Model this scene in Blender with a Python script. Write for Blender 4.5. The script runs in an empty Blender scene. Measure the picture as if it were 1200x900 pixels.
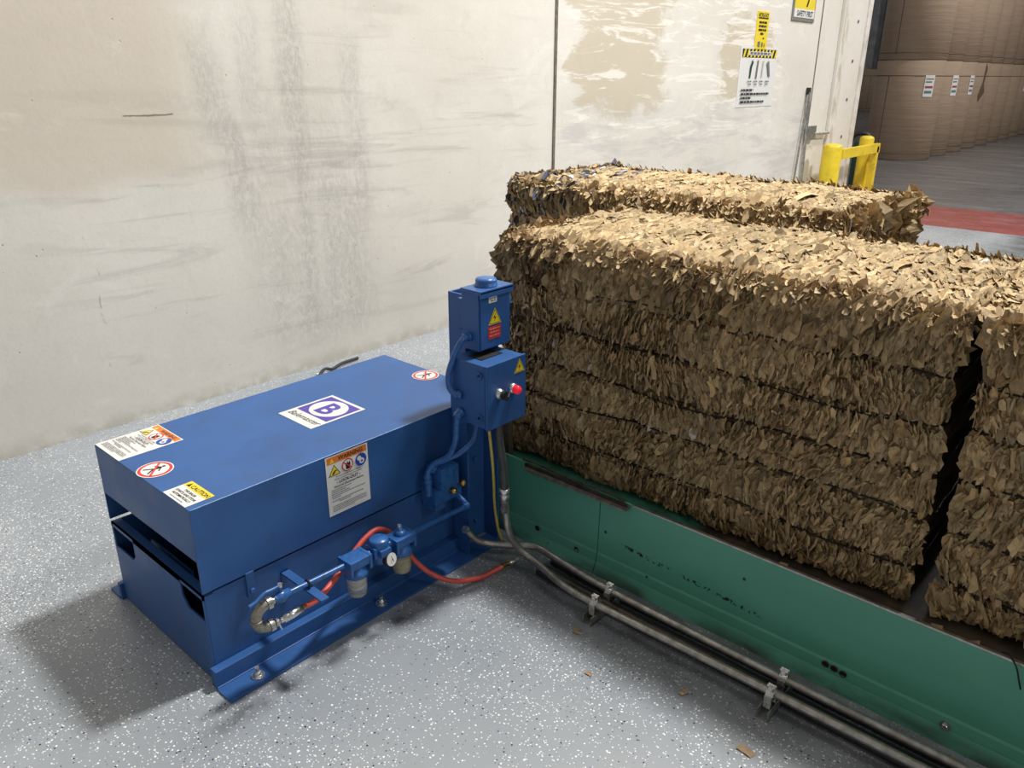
import bpy, bmesh, math, random
import numpy as np
from mathutils import Vector, Matrix, noise as mnoise

SC = bpy.context.scene
COL = SC.collection
R = random.Random(7)
PI = math.pi

# ------------------------------------------------------------------ materials
class NT:
    """tiny helper around a node tree"""
    def __init__(s, name):
        m = bpy.data.materials.new(name); m.use_nodes = True
        s.m = m; s.t = m.node_tree; s.n = s.t.nodes; s.l = s.t.links
        s.bsdf = s.n['Principled BSDF']
    def node(s, typ, **kw):
        n = s.n.new(typ)
        for k, v in kw.items():
            if hasattr(n, k) and k not in ('Scale',): setattr(n, k, v)
        return n
    def put(s, sock, v):
        if isinstance(v, bpy.types.NodeSocket): s.l.new(v, sock)
        elif isinstance(v, (tuple, list)):
            if len(v) == 3 and len(sock.default_value) == 4: v = (*v, 1)
            sock.default_value = v
        else: sock.default_value = v
    def math(s, op, a, b=0.0, c=0.0, clamp=False):
        n = s.n.new('ShaderNodeMath'); n.operation = op; n.use_clamp = clamp
        s.put(n.inputs[0], a); s.put(n.inputs[1], b); s.put(n.inputs[2], c)
        return n.outputs[0]
    def mul(s, a, b): return s.math('MULTIPLY', a, b)
    def add(s, a, b): return s.math('ADD', a, b)
    def ramp(s, v, a, b, lo=0.0, hi=1.0):
        n = s.n.new('ShaderNodeMapRange'); n.interpolation_type = 'SMOOTHSTEP'
        s.put(n.inputs[0], v); n.inputs[1].default_value = a; n.inputs[2].default_value = b
        n.inputs[3].default_value = lo; n.inputs[4].default_value = hi
        return n.outputs[0]
    def mix(s, f, a, b, typ='MIX'):
        n = s.n.new('ShaderNodeMix'); n.data_type = 'RGBA'; n.blend_type = typ
        s.put(n.inputs[0], f); s.put(n.inputs[6], a); s.put(n.inputs[7], b)
        return n.outputs[2]
    def pos(s):
        if not hasattr(s, '_p'): s._p = s.n.new('ShaderNodeNewGeometry').outputs['Position']
        return s._p
    def xyz(s):
        if not hasattr(s, '_x'):
            n = s.n.new('ShaderNodeSeparateXYZ'); s.l.new(s.pos(), n.inputs[0]); s._x = n.outputs
        return s._x
    def mapped(s, scale=(1, 1, 1), loc=(0, 0, 0), rot=(0, 0, 0)):
        n = s.n.new('ShaderNodeMapping'); s.l.new(s.pos(), n.inputs[0])
        n.inputs['Scale'].default_value = scale; n.inputs['Location'].default_value = loc
        n.inputs['Rotation'].default_value = rot
        return n.outputs[0]
    def noise(s, scale, vec=None, detail=3, rough=0.55, dist=0.0):
        n = s.n.new('ShaderNodeTexNoise'); s.l.new(vec if vec else s.pos(), n.inputs['Vector'])
        n.inputs['Scale'].default_value = scale; n.inputs['Detail'].default_value = detail
        n.inputs['Roughness'].default_value = rough; n.inputs['Distortion'].default_value = dist
        return n.outputs[0]
    def voro(s, scale, vec=None, feature='F1'):
        n = s.n.new('ShaderNodeTexVoronoi'); n.feature = feature
        s.l.new(vec if vec else s.pos(), n.inputs['Vector']); n.inputs['Scale'].default_value = scale
        return n
    def bump(s, h, strength=0.3, dist=0.002):
        n = s.n.new('ShaderNodeBump'); n.inputs['Strength'].default_value = strength
        n.inputs['Distance'].default_value = dist; s.l.new(h, n.inputs['Height'])
        s.l.new(n.outputs[0], s.bsdf.inputs['Normal'])
    def set(s, **kw):
        for k, v in kw.items(): s.put(s.bsdf.inputs[k.replace('_', ' ')], v)
        return s.m

def surface(name, col, rough=0.5, metal=0.0, var=0.12, scale=18, bump=0.1, dirt=None, dscale=6, damt=0.0, spec=0.5):
    t = NT(name)
    n = t.noise(scale, detail=4)
    c = t.mix(t.ramp(n, .3, .7), tuple(x * (1 - var) for x in col), tuple(min(1, x * (1 + var)) for x in col))
    if dirt:
        d = t.mul(t.ramp(t.noise(dscale, detail=6, rough=.7), .5, .68), damt)
        c = t.mix(d, c, dirt)
    if bump: t.bump(n, bump, .001)
    rr = t.ramp(n, .2, .8, max(0, rough - .07), min(1, rough + .07))
    return t.set(Base_Color=c, Roughness=rr, Metallic=metal, Specular_IOR_Level=spec)

M = {}
BLUE = (0.024, 0.100, 0.305)
M['blue'] = surface('blue_paint', BLUE, .46, 0, .06, 9, .08, (0.02, 0.035, 0.07), 4, .25, .55)
M['blue_fit'] = surface('blue_painted_fitting', (0.028, 0.12, 0.36), .32, 0, .15, 60, .15)
M['dark_gasket'] = surface('dark_gasket', (0.012, 0.014, 0.02), .7)
M['white'] = surface('white_vinyl', (.74, .74, .72), .35, 0, .02, 30, 0)
M['black'] = surface('black_ink', (.012, .012, .014), .45, 0, .1, 30, 0)
M['grey_ink'] = surface('grey_ink', (.16, .16, .17), .5, 0, .1, 30, 0)
M['orange'] = surface('orange_ink', (.72, .20, .035), .4, 0, .03, 30, 0)
M['yellow'] = surface('yellow_ink', (.80, .62, .03), .4, 0, .03, 30, 0)
M['purple'] = surface('purple_ink', (.075, .05, .36), .35, 0, .05, 30, 0)
M['red'] = surface('red_ink', (.62, .04, .035), .4, 0, .05, 30, 0)
M['signblue'] = surface('sign_blue_ink', (.02, .07, .38), .4, 0, .05, 30, 0)
M['steel'] = surface('galvanised_steel', (.50, .50, .47), .34, .9, .2, 40, .1, (.2, .17, .13), 12, .35)
M['bright_steel'] = surface('bright_zinc', (.72, .72, .70), .28, .9, .12, 60, .1)
M['cast'] = surface('cast_malleable_iron', (.33, .31, .27), .45, .8, .3, 60, .3, (.14, .10, .06), 30, .5)
M['dark_steel'] = surface('dark_oily_steel', (.075, .062, .055), .42, .6, .4, 25, .3, (.09, .05, .035), 10, .7)
M['brass'] = surface('brass', (.62, .42, .14), .3, .95, .25, 80, .2)
M['black_rubber'] = surface('black_rubber', (.018, .018, .02), .5, 0, .3, 60, .15)
M['grey_flex'] = surface('dark_grey_flex', (.05, .052, .057), .5, 0, .2, 60, .15)
M['red_hose'] = surface('red_rubber_hose', (.68, .10, .075), .42, 0, .12, 40, .1)
M['yellow_wire'] = surface('yellow_cable_jacket', (.52, .42, .07), .45, 0, .15, 40, 0)
M['safety_yellow'] = surface('safety_yellow_paint', (.80, .60, .03), .4, 0, .08, 10, .1, (.3, .22, .06), 9, .35)
M['bale_wire'] = surface('black_baling_wire', (.018, .015, .013), .45, .5, .2, 60, 0)
M['wood_plate'] = surface('weathered_brown_plate', (.10, .075, .05), .8, 0, .3, 14, .2)
M['tar'] = surface('joint_sealant', (.15, .13, .105), .8, 0, .3, 30, .2)
M['dark_wall'] = surface('dark_grey_cladding', (.24, .24, .26), .7, 0, .25, 2, 0)
M['dark_green'] = surface('dark_green_plastic', (.015, .06, .035), .4, 0, .2, 10, .1)

def mat_red_lamp():
    t = NT('red_pilot_lens')
    n = t.noise(90)
    return t.set(Base_Color=t.mix(n, (.7, .01, .03), (.95, .03, .06)), Roughness=.15, Emission_Color=(1, .02, .05, 1), Emission_Strength=.3)
M['red_lens'] = mat_red_lamp()
def mat_bowl(name, col, tr):
    t = NT(name)
    n = t.noise(50)
    return t.set(Base_Color=t.mix(n, col, tuple(c * .8 for c in col)), Roughness=.12, Transmission_Weight=tr, IOR=1.3)
M['bowl'] = mat_bowl('clear_polycarbonate', (.95, .95, .92), .8)
M['bowl_oil'] = mat_bowl('oily_polycarbonate', (.90, .86, .68), .75)

def mat_conduit():
    t = NT('steel_conduit')
    n = t.noise(30, detail=5)
    c = t.mix(t.ramp(n, .3, .75), (.52, .505, .47), (.28, .265, .235))
    return t.set(Base_Color=c, Roughness=t.ramp(n, .2, .8, .28, .5), Metallic=.85)
M['conduit'] = mat_conduit()

def mat_floor():
    t = NT('speckled_epoxy_floor')
    x, y, z = t.xyz()
    big = t.noise(.9, detail=4)
    base = t.mix(t.ramp(big, .3, .7), (.285, .315, .35), (.355, .382, .412))
    sm = t.noise(3.5, detail=5, rough=.65)
    base = t.mix(t.mul(t.ramp(sm, .5, .8), .35), base, (.27, .28, .29))
    # colour flakes broadcast in the coating
    dens = t.add(t.ramp(t.noise(2.2, detail=2), .35, .72, .15, .42),
                 t.mul(t.ramp(y, 2.2, 2.9), t.ramp(x, .9, .5, 0, .45)))
    for sc, lo, hi, colr, dd in ((104, .18, .25, (.90, .91, .92), .95), (160, .22, .30, (.84, .86, .88), 1.0),
                                 (100, .14, .19, (.015, .018, .03), .42), (130, .15, .20, (.03, .05, .26), .34)):
        vn = t.voro(sc, t.mapped((1, 1, 1), (sc * .37, sc * .11, 0)))
        sep = t.n.new('ShaderNodeSeparateColor'); t.l.new(vn.outputs['Color'], sep.inputs[0])
        keep = t.math('LESS_THAN', sep.outputs[0], t.mul(dens, dd))
        size = t.add(t.mul(sep.outputs[1], .16), lo)
        spot = t.math('LESS_THAN', vn.outputs['Distance'], size)
        base = t.mix(t.mul(keep, spot), base, colr)
    # shade painted in beside the conveyor, and pipe shadows along the machine rail
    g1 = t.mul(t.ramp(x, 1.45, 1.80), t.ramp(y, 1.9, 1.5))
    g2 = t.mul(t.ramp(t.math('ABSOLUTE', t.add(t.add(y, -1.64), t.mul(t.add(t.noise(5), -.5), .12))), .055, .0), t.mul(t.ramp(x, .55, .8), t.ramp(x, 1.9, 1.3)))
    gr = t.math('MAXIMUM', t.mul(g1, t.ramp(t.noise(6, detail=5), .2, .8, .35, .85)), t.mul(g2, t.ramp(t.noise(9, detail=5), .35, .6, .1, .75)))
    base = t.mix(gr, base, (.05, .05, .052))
    # red lane stripe and the dark traffic floor past it
    wob = t.mul(t.add(t.noise(3), -.5), .08)
    xx = t.add(x, wob)
    red = t.mix(t.ramp(t.noise(6, t.mapped((1, .3, 1)), detail=6, rough=.7), .45, .75), (.27, .055, .05), (.33, .16, .15))
    base = t.mix(t.ramp(xx, 10.0, 10.06), base, red)
    dk = t.mix(t.ramp(t.noise(2.2, t.mapped((1.6, .25, 1), rot=(0, 0, .5)), detail=6, rough=.7), .3, .75), (.085, .083, .088), (.19, .185, .185))
    base = t.mix(t.ramp(xx, 11.6, 11.7), base, dk)
    t.bump(t.noise(40, detail=3), .12, .001)
    rr = t.ramp(sm, .3, .8, .24, .42)
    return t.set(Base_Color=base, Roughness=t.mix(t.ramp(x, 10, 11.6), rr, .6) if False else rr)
M['floor'] = mat_floor()

def mat_wall():
    t = NT('stained_concrete_wall')
    x, y, z = t.xyz()
    def box(a, b, c, d, soft=.15, soft2=None):
        soft2 = soft2 or soft
        return t.mul(t.mul(t.ramp(x, a - soft, a + soft), t.ramp(x, b + soft, b - soft)),
                     t.mul(t.ramp(z, c - soft2, c + soft2), t.ramp(z, d + soft2, d - soft2)))
    n1 = t.noise(.8, detail=5)
    base = t.mix(t.ramp(n1, .3, .7), (.66, .63, .565), (.74, .715, .66))
    # warmer unpainted top-left, cooler greyed band lower down
    edge = t.add(z, t.mul(t.add(t.noise(1.6), -.5), .35))
    warm = t.mul(t.ramp(edge, 1.08, 1.20), t.ramp(x, 2.15, 1.7))
    base = t.mix(t.mul(warm, .6), base, (.60, .52, .42))
    low = t.mul(t.ramp(edge, 1.0, .2), t.ramp(x, 4.6, 2.5, .25, 1))
    base = t.mix(t.mul(low, .5), base, (.57, .555, .52))
    # big rubbed dark bands, vertical
    vst = t.noise(1, t.mapped((9, 1, .9)), detail=6, rough=.65)
    gr = t.noise(34, t.mapped((1, 1, .6)), detail=6, rough=.8)
    wx = t.add(x, t.mul(t.add(t.noise(1.3, t.mapped((.4, 1, 1))), -.5), .18))
    def col(c, w, z0, z1, sl=0.0):
        xc = t.add(t.add(wx, -c), t.mul(t.add(z, -1.2), sl))
        a = t.ramp(t.math('ABSOLUTE', xc), w, w * .25)
        return t.mul(a, t.mul(t.ramp(z, z0 - .12, z0 + .15), t.ramp(z, z1 + .15, z1 - .15)))
    v = t.mul(col(2.10, .13, .8, 1.75, .18), .7)
    for a in ((2.26, .10, .3, 1.9, 0, .5), (2.50, .13, .15, 2.6, 0, .75), (2.66, .34, .15, 1.15, .1, .7), (2.87, .12, .8, 1.75, 0, .8), (2.36, .42, .15, 1.0, .1, .6), (2.55, .6, .2, 1.5, 0, .35)):
        v = t.math('MAXIMUM', v, t.mul(col(*a[:5]), a[5]))
    v = t.mul(v, t.mul(t.ramp(gr, .38, .6, .25, 1), t.ramp(vst, .3, .65, .5, 1)))
    base = t.mix(t.mul(v, .5), base, (.27, .262, .25))
    # curving horizontal scuffs
    gra = t.noise(70, detail=4, rough=.8)
    base = t.mix(t.mul(t.ramp(gra, .5, .75), .22), base, (.42, .39, .34))
    mot = t.noise(4.5, detail=7, rough=.7, dist=.6)
    base = t.mix(t.mul(t.ramp(mot, .52, .72), .22), base, (.46, .44, .41))
    lite = t.noise(2.6, t.mapped((1, 1, 1.4), (4, 0, 4), (0, .4, 0)), detail=7, rough=.7, dist=.8)
    base = t.mix(t.mul(t.ramp(lite, .54, .7), .35), base, (.82, .80, .75))
    hs = t.noise(1, t.mapped((.9, 1, 11), rot=(0, .10, 0)), detail=5, rough=.6, dist=.7)
    h = t.mul(t.ramp(hs, .52, .70), box(2.4, 4.5, .9, 1.9, .3))
    base = t.mix(t.mul(h, .42), base, (.33, .315, .29))
    hs2 = t.noise(1.4, t.mapped((.7, 1, 6), (3, 0, 1), (0, -.22, 0)), detail=5, rough=.6, dist=1.2)
    h2 = t.mul(t.ramp(hs2, .53, .68), box(1.2, 4.4, .2, 1.5, .3))
    base = t.mix(t.mul(h2, .34), base, (.36, .345, .32))
    # bare tan patch with white scrapes
    pn = t.mul(t.add(t.noise(1.5, t.mapped((1, 1, 2.2), rot=(0, .35, 0)), detail=8, rough=.72, dist=.5), -.5), 1.5)
    px = t.add(x, pn); pz = t.add(z, t.mul(pn, .5))
    patch = t.mul(t.mul(t.ramp(px, 4.72, 4.82), t.ramp(px, 6.15, 5.95)), t.ramp(pz, 1.26, 1.36))
    patch = t.math('MAXIMUM', patch, t.mul(t.mul(t.ramp(px, 6.9, 7.0), t.ramp(px, 8.1, 7.9)), t.mul(t.ramp(pz, 1.30, 1.4), t.ramp(pz, 2.08, 2.0))))
    base = t.mix(t.mul(patch, .62), base, (.50, .42, .29))
    sc = t.noise(1.2, t.mapped((1.1, 1, 9), (5, 0, 2), (0, .13, 0)), detail=6, rough=.7, dist=.9)
    s2 = t.mul(t.ramp(sc, .52, .60), box(4.7, 8.3, 1.05, 2.3, .1))
    base = t.mix(t.mul(s2, .72), base, (.86, .83, .77))
    g3 = t.noise(1.2, t.mapped((.9, 1, 5), (1, 0, 7), (0, -.18, 0)), detail=6, rough=.7, dist=1.0)
    h3 = t.mul(t.ramp(g3, .44, .66), box(4.7, 9.0, .45, 1.35, .15))
    base = t.mix(t.mul(h3, .48), base, (.44, .44, .44))
    # rough horizontal crack line and the pale chip
    cr = t.mul(t.ramp(t.math('ABSOLUTE', t.add(t.add(z, -1.42), t.mul(t.add(t.noise(14), -.5), .02))), .006, .001), box(1.60, 1.83, 1.3, 1.5, .01))
    base = t.mix(t.mul(cr, .8), base, (.17, .12, .07))
    # wandering vertical cracks at the left
    cx = t.add(t.add(x, -1.36), t.mul(t.add(t.noise(5, detail=4), -.5), .16))
    cr2 = t.mul(t.ramp(t.math('ABSOLUTE', cx), .006, .001), t.mul(t.ramp(t.noise(9), .45, .55), box(1, 2, .25, .9, .05)))
    base = t.mix(t.mul(cr2, .6), base, (.25, .22, .18))
    # pits
    pv = t.voro(14)
    pit = t.mul(t.ramp(pv.outputs['Distance'], .075, .04), t.ramp(t.noise(3), .5, .6))
    base = t.mix(t.mul(pit, .5), base, (.25, .22, .18))
    # scrapes near floor
    fl = t.mul(t.ramp(z, .10, .0), .55)
    base = t.mix(t.mul(fl, t.ramp(t.noise(12), .3, .6)), base, (.38, .36, .30))
    # dirt band beside the door pilaster
    dd = t.mul(t.ramp(t.math('ABSOLUTE', t.add(x, -9.72)), .12, .02), t.ramp(t.noise(1, t.mapped((10, 1, 4)), detail=6), .45, .6))
    base = t.mix(t.mul(dd, .55), base, (.38, .30, .20))
    hgt = t.add(t.mul(t.noise(35, detail=6, rough=.7), .4), t.add(t.noise(6, detail=5), t.mul(pit, -2.0)))
    t.bump(t.add(hgt, t.mul(v, t.mul(gr, 1.2))), .35, .006)
    return t.set(Base_Color=base, Roughness=.75, Specular_IOR_Level=.3)
M['wall'] = mat_wall()

def mat_green():
    t = NT('green_machine_paint')
    x, y, z = t.xyz()
    n = t.noise(3, t.mapped((1, .5, 1.5)), detail=5)
    c = t.mix(t.ramp(n, .3, .7), (.10, .37, .265), (.13, .43, .32))
    # black drips, chips and the rubbed line
    d1 = t.ramp(t.noise(16, t.mapped((1, 1, 1.3)), detail=5, rough=.7), .64, .69)
    d1 = t.mul(d1, t.ramp(t.noise(2.4), .48, .60))
    c = t.mix(d1, c, (.012, .014, .013))
    lz = t.add(t.add(z, -.135), t.mul(t.add(y, -1.1), -.06))
    d2 = t.mul(t.mul(t.ramp(t.math('ABSOLUTE', lz), .010, .003), t.mul(t.ramp(y, .72, .78), t.ramp(y, 1.27, 1.2))), t.ramp(t.noise(60), .50, .56))
    c = t.mix(d2, c, (.01, .012, .012))
    d3 = t.mul(t.ramp(z, .05, .005), t.ramp(t.noise(9, t.mapped((1, .4, 1)), detail=5), .35, .6))
    c = t.mix(t.mul(d3, .75), c, (.03, .022, .018))
    v = t.voro(9)
    pit = t.ramp(v.outputs['Distance'], .06, .045)
    c = t.mix(t.mul(pit, .9), c, (.012, .015, .013))
    t.bump(n, .12, .004)
    return t.set(Base_Color=c, Roughness=t.ramp(n, .3, .7, .34, .5))
M['green'] = mat_green()
def mat_bed():
    t = NT('oily_conveyor_deck')
    x, y, z = t.xyz()
    n = t.noise(10, detail=5, rough=.7)
    dk = t.mix(t.ramp(n, .35, .7), (.022, .02, .018), (.085, .065, .045))
    gr = t.mix(t.ramp(n, .4, .75), (.045, .20, .13), (.02, .05, .035))
    f = t.ramp(t.add(y, t.mul(t.add(n, -.5), .2)), .98, 1.06)
    return t.set(Base_Color=t.mix(f, dk, gr), Roughness=.5)
M['bed'] = mat_bed()

def mat_paper():
    t = NT('shredded_corrugated_board')
    a = t.n.new('ShaderNodeAttribute'); a.attribute_name = 'Col'
    n = t.noise(60, detail=3)
    fib = t.noise(1, t.mapped((260, 260, 60)), detail=2)
    c = t.mix(t.mul(t.ramp(n, .3, .7), .35), a.outputs['Color'], (.16, .11, .06))
    t.bump(fib, .25, .001)
    return t.set(Base_Color=c, Roughness=.82, Specular_IOR_Level=.25)
M['paper'] = mat_paper()
M['core'] = surface('packed_board_core', (.075, .052, .03), .95, 0, .35, 40, .6)
M['scrap'] = surface('torn_board', (.34, .245, .145), .85, 0, .2, 40, .2)
M['white_scrap'] = surface('torn_white_paper', (.72, .72, .70), .8, 0, .1, 40, .2)

def mat_reel():
    t = NT('kraft_reel_wrap')
    x, y, z = t.xyz()
    n = t.noise(1, t.mapped((1, 1, 14)), detail=5, rough=.6, dist=.4)
    c = t.mix(t.ramp(n, .3, .7), (.31, .225, .16), (.35, .26, .188))
    big = t.noise(.8)
    c = t.mix(t.mul(t.ramp(big, .4, .7), .4), c, (.27, .195, .14))
    oi = t.n.new('ShaderNodeObjectInfo').outputs['Random']
    c = t.mix(t.mul(oi, .25), c, (.24, .16, .11))
    t.bump(n, .5, .02)
    return t.set(Base_Color=c, Roughness=.7)
M['reel'] = mat_reel()
M['dull_red'] = surface('faded_red_ink', (.30, .07, .06), .5)
M['dull_blue'] = surface('faded_blue_ink', (.13, .2, .28), .5)
M['reel_line'] = surface('wrap_edge', (.12, .075, .05), .8, 0, .1, 8, 0)

# ------------------------------------------------------------------ mesh helpers
class MB:
    def __init__(s):
        s.v = []; s.f = []; s.mi = []; s.mats = []; s.sm = []
    def mid(s, m):
        if m not in s.mats: s.mats.append(m)
        return s.mats.index(m)
    def addm(s, verts, faces, m, smooth=False):
        o = len(s.v); s.v += [tuple(v) for v in verts]; k = s.mid(m)
        for f in faces:
            s.f.append([i + o for i in f]); s.mi.append(k); s.sm.append(smooth)
    def box(s, a, b, m, bev=0.0, rot=None, piv=None):
        x0, y0, z0 = a; x1, y1, z1 = b
        bm = bmesh.new(); bmesh.ops.create_cube(bm, size=1)
        for v in bm.verts:
            v.co = Vector(((x0 + x1) / 2 + v.co.x * (x1 - x0), (y0 + y1) / 2 + v.co.y * (y1 - y0), (z0 + z1) / 2 + v.co.z * (z1 - z0)))
        if bev: bmesh.ops.bevel(bm, geom=bm.edges[:], offset=bev, segments=2, affect='EDGES', profile=.7)
        if rot is not None:
            p = Vector(piv) if piv else Vector(((x0 + x1) / 2, (y0 + y1) / 2, (z0 + z1) / 2))
            for v in bm.verts: v.co = p + rot @ (v.co - p)
        s.bm(bm, m)
    def bm(s, bm, m, smooth=False):
        bm.verts.index_update()
        s.addm([v.co[:] for v in bm.verts], [[v.index for v in f.verts] for f in bm.faces], m, smooth); bm.free()
    def tube(s, pts, r, m, seg=12, cap=True, rs=None):
        P = [Vector(p) for p in pts]; n = len(P)
        rs = rs or [r] * n
        T = []
        for i in range(n):
            a = P[max(0, i - 1)]; b = P[min(n - 1, i + 1)]
            d = (b - a); T.append(d.normalized() if d.length > 1e-9 else (T[-1] if T else Vector((0, 0, 1))))
        u = T[0].orthogonal().normalized()
        V = []; F = []
        for i in range(n):
            u = (u - T[i] * u.dot(T[i])); u = u.normalized() if u.length > 1e-6 else T[i].orthogonal().normalized()
            w = T[i].cross(u)
            for k in range(seg):
                a = 2 * PI * k / seg
                V.append(P[i] + (u * math.cos(a) + w * math.sin(a)) * rs[i])
        for i in range(n - 1):
            for k in range(seg):
                k2 = (k + 1) % seg
                F.append([i * seg + k, i * seg + k2, (i + 1) * seg + k2, (i + 1) * seg + k])
        s.addm(V, F, m, True)
        if cap:
            s.addm([V[k] for k in range(seg)], [list(range(seg))[::-1]], m)
            s.addm([V[(n - 1) * seg + k] for k in range(seg)], [list(range(seg))], m)
    def cyl(s, p, q, r, m, seg=20, r2=None):
        s.tube([p, q], r, m, seg, True, [r, r if r2 is None else r2])
    def lathe(s, c, prof, m, axis=(0, 0, 1), seg=24):
        ax = Vector(axis).normalized(); c = Vector(c)
        s.tube_prof(c, ax, prof, m, seg)
    def tube_prof(s, c, ax, prof, m, seg):
        u = ax.orthogonal().normalized(); w = ax.cross(u); V = []; F = []
        for r, h in prof:
            for k in range(seg):
                a = 2 * PI * k / seg
                V.append(c + ax * h + (u * math.cos(a) + w * math.sin(a)) * max(r, 1e-5))
        for i in range(len(prof) - 1):
            for k in range(seg):
                k2 = (k + 1) % seg
                F.append([i * seg + k, i * seg + k2, (i + 1) * seg + k2, (i + 1) * seg + k])
        s.addm(V, F, m, True)
        if prof[0][0] > 1e-4: s.addm([V[k] for k in range(seg)], [list(range(seg))[::-1]], m)
        if prof[-1][0] > 1e-4: s.addm([V[(len(prof) - 1) * seg + k] for k in range(seg)], [list(range(seg))], m)
    def hexnut(s, c, ax, r, h, m): s.tube_prof(Vector(c), Vector(ax).normalized(), [(r * .92, 0), (r, h * .1), (r, h * .85), (r * .88, h)], m, 6)
    def torus(s, c, ax, R_, r, m, a0=0, a1=2 * PI, n=28, ref=None):
        ax = Vector(ax).normalized(); u = Vector(ref).normalized() if ref else ax.orthogonal().normalized(); w = ax.cross(u)
        full = abs(a1 - a0 - 2 * PI) < 1e-4
        s.tube([Vector(c) + (u * math.cos(a0 + (a1 - a0) * i / n) + w * math.sin(a0 + (a1 - a0) * i / n)) * R_ for i in range(n + 1)], r, m, 10, not full)
    def build(s, name, parent=None, loc=None):
        me = bpy.data.meshes.new(name)
        if parent is not None:
            org = Vector(parent['_o'])
        else:
            if loc is None:
                xs = [v[0] for v in s.v]; ys = [v[1] for v in s.v]; zs = [v[2] for v in s.v]
                loc = ((min(xs) + max(xs)) / 2, (min(ys) + max(ys)) / 2, min(zs))
            org = Vector(loc)
        me.from_pydata([(v[0] - org.x, v[1] - org.y, v[2] - org.z) for v in s.v], [], s.f)
        for m in s.mats: me.materials.append(M[m])
        me.polygons.foreach_set('material_index', s.mi)
        me.polygons.foreach_set('use_smooth', s.sm)
        me.update()
        o = bpy.data.objects.new(name, me); COL.objects.link(o)
        o['_o'] = tuple(org)
        if parent is not None: o.parent = parent
        else: o.location = org
        return o

def smooth_path(pts, n=8):
    P = [Vector(p) for p in pts]; out = []
    for i in range(len(P) - 1):
        p0 = P[max(0, i - 1)]; p1 = P[i]; p2 = P[i + 1]; p3 = P[min(len(P) - 1, i + 2)]
        for k in range(n):
            t = k / n
            out.append(.5 * ((2 * p1) + (p2 - p0) * t + (2 * p0 - 5 * p1 + 4 * p2 - p3) * t * t + (3 * p1 - p0 - 3 * p2 + p3) * t ** 3))
    out.append(P[-1]); return out

def tag(o, label, cat, group=None, kind=None):
    if label: o['label'] = label
    if cat: o['category'] = cat
    if group: o['group'] = group
    if kind: o['kind'] = kind
    return o
def thing(name, label, cat, loc, group=None):
    o = bpy.data.objects.new(name, None); COL.objects.link(o); o.location = loc; o.empty_display_size = .05
    o['_o'] = tuple(loc)
    return tag(o, label, cat, group)
def struct(o): o['kind'] = 'structure'; return o

# ------------------------------------------------------------------ flat printed signs
class Decal:
    """flat artwork in u (right) / v (up) metres, layered a hair apart"""
    def __init__(s, step=.0003): s.items = []; s.layer = 0; s.step = step
    def poly(s, pts, m, lift=None):
        s.items.append((pts, [list(range(len(pts)))], m, s.layer if lift is None else lift)); s.layer += 1
    def rect(s, x0, y0, x1, y1, m): s.poly([(x0, y0), (x1, y0), (x1, y1), (x0, y1)], m)
    def disc(s, cx, cy, r, m, n=36, ry=None): s.poly([(cx + r * math.cos(2 * PI * i / n), cy + (ry or r) * math.sin(2 * PI * i / n)) for i in range(n)], m)
    def line(s, a, b, w, m):
        d = Vector((b[0] - a[0], b[1] - a[1])); d.normalize(); n = Vector((-d.y, d.x)) * w / 2
        s.poly([(a[0] + n.x, a[1] + n.y), (a[0] - n.x, a[1] - n.y), (b[0] - n.x, b[1] - n.y), (b[0] + n.x, b[1] + n.y)], m)
    def text(s, txt, cx, y, size, m, bold=0.0, shear=0.0, align='CENTER', sx=1.0):
        cu = bpy.data.curves.new('t', 'FONT'); cu.body = txt; cu.size = size; cu.align_x = align
        cu.offset = bold * size; cu.shear = shear; cu.resolution_u = 3
        ob = bpy.data.objects.new('t', cu); COL.objects.link(ob)
        dg = bpy.context.evaluated_depsgraph_get(); dg.update()
        me = bpy.data.meshes.new_from_object(ob.evaluated_get(dg))
        s.items.append(([(cx + v.co.x * sx, y + v.co.y) for v in me.vertices], [list(p.vertices) for p in me.polygons], m, s.layer)); s.layer += 1
        bpy.data.objects.remove(ob); bpy.data.meshes.remove(me); bpy.data.curves.remove(cu)
    def microtext(s, x0, x1, y, h, m, seed=1, fill=.8):
        r = random.Random(seed); x = x0
        end = x0 + (x1 - x0) * fill
        V = []; F = []
        while x < end:
            w = min(end - x, h * r.uniform(1.2, 4))
            o = len(V); V += [(x, y), (x + w, y), (x + w, y + h), (x, y + h)]; F.append([o, o + 1, o + 2, o + 3]); x += w + h * .6
        s.items.append((V, F, m, s.layer))
    def build(s, name, parent, o, u, v, n, thick=.0008, backm='white'):
        o = Vector(o); u = Vector(u).normalized(); v = Vector(v).normalized(); n = Vector(n).normalized()
        mb = MB()
        for pts, fs, m, L in s.items:
            mb.addm([o + u * p[0] + v * p[1] + n * (thick + L * s.step) for p in pts], fs, m)
        return mb.build(name, parent)

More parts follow.
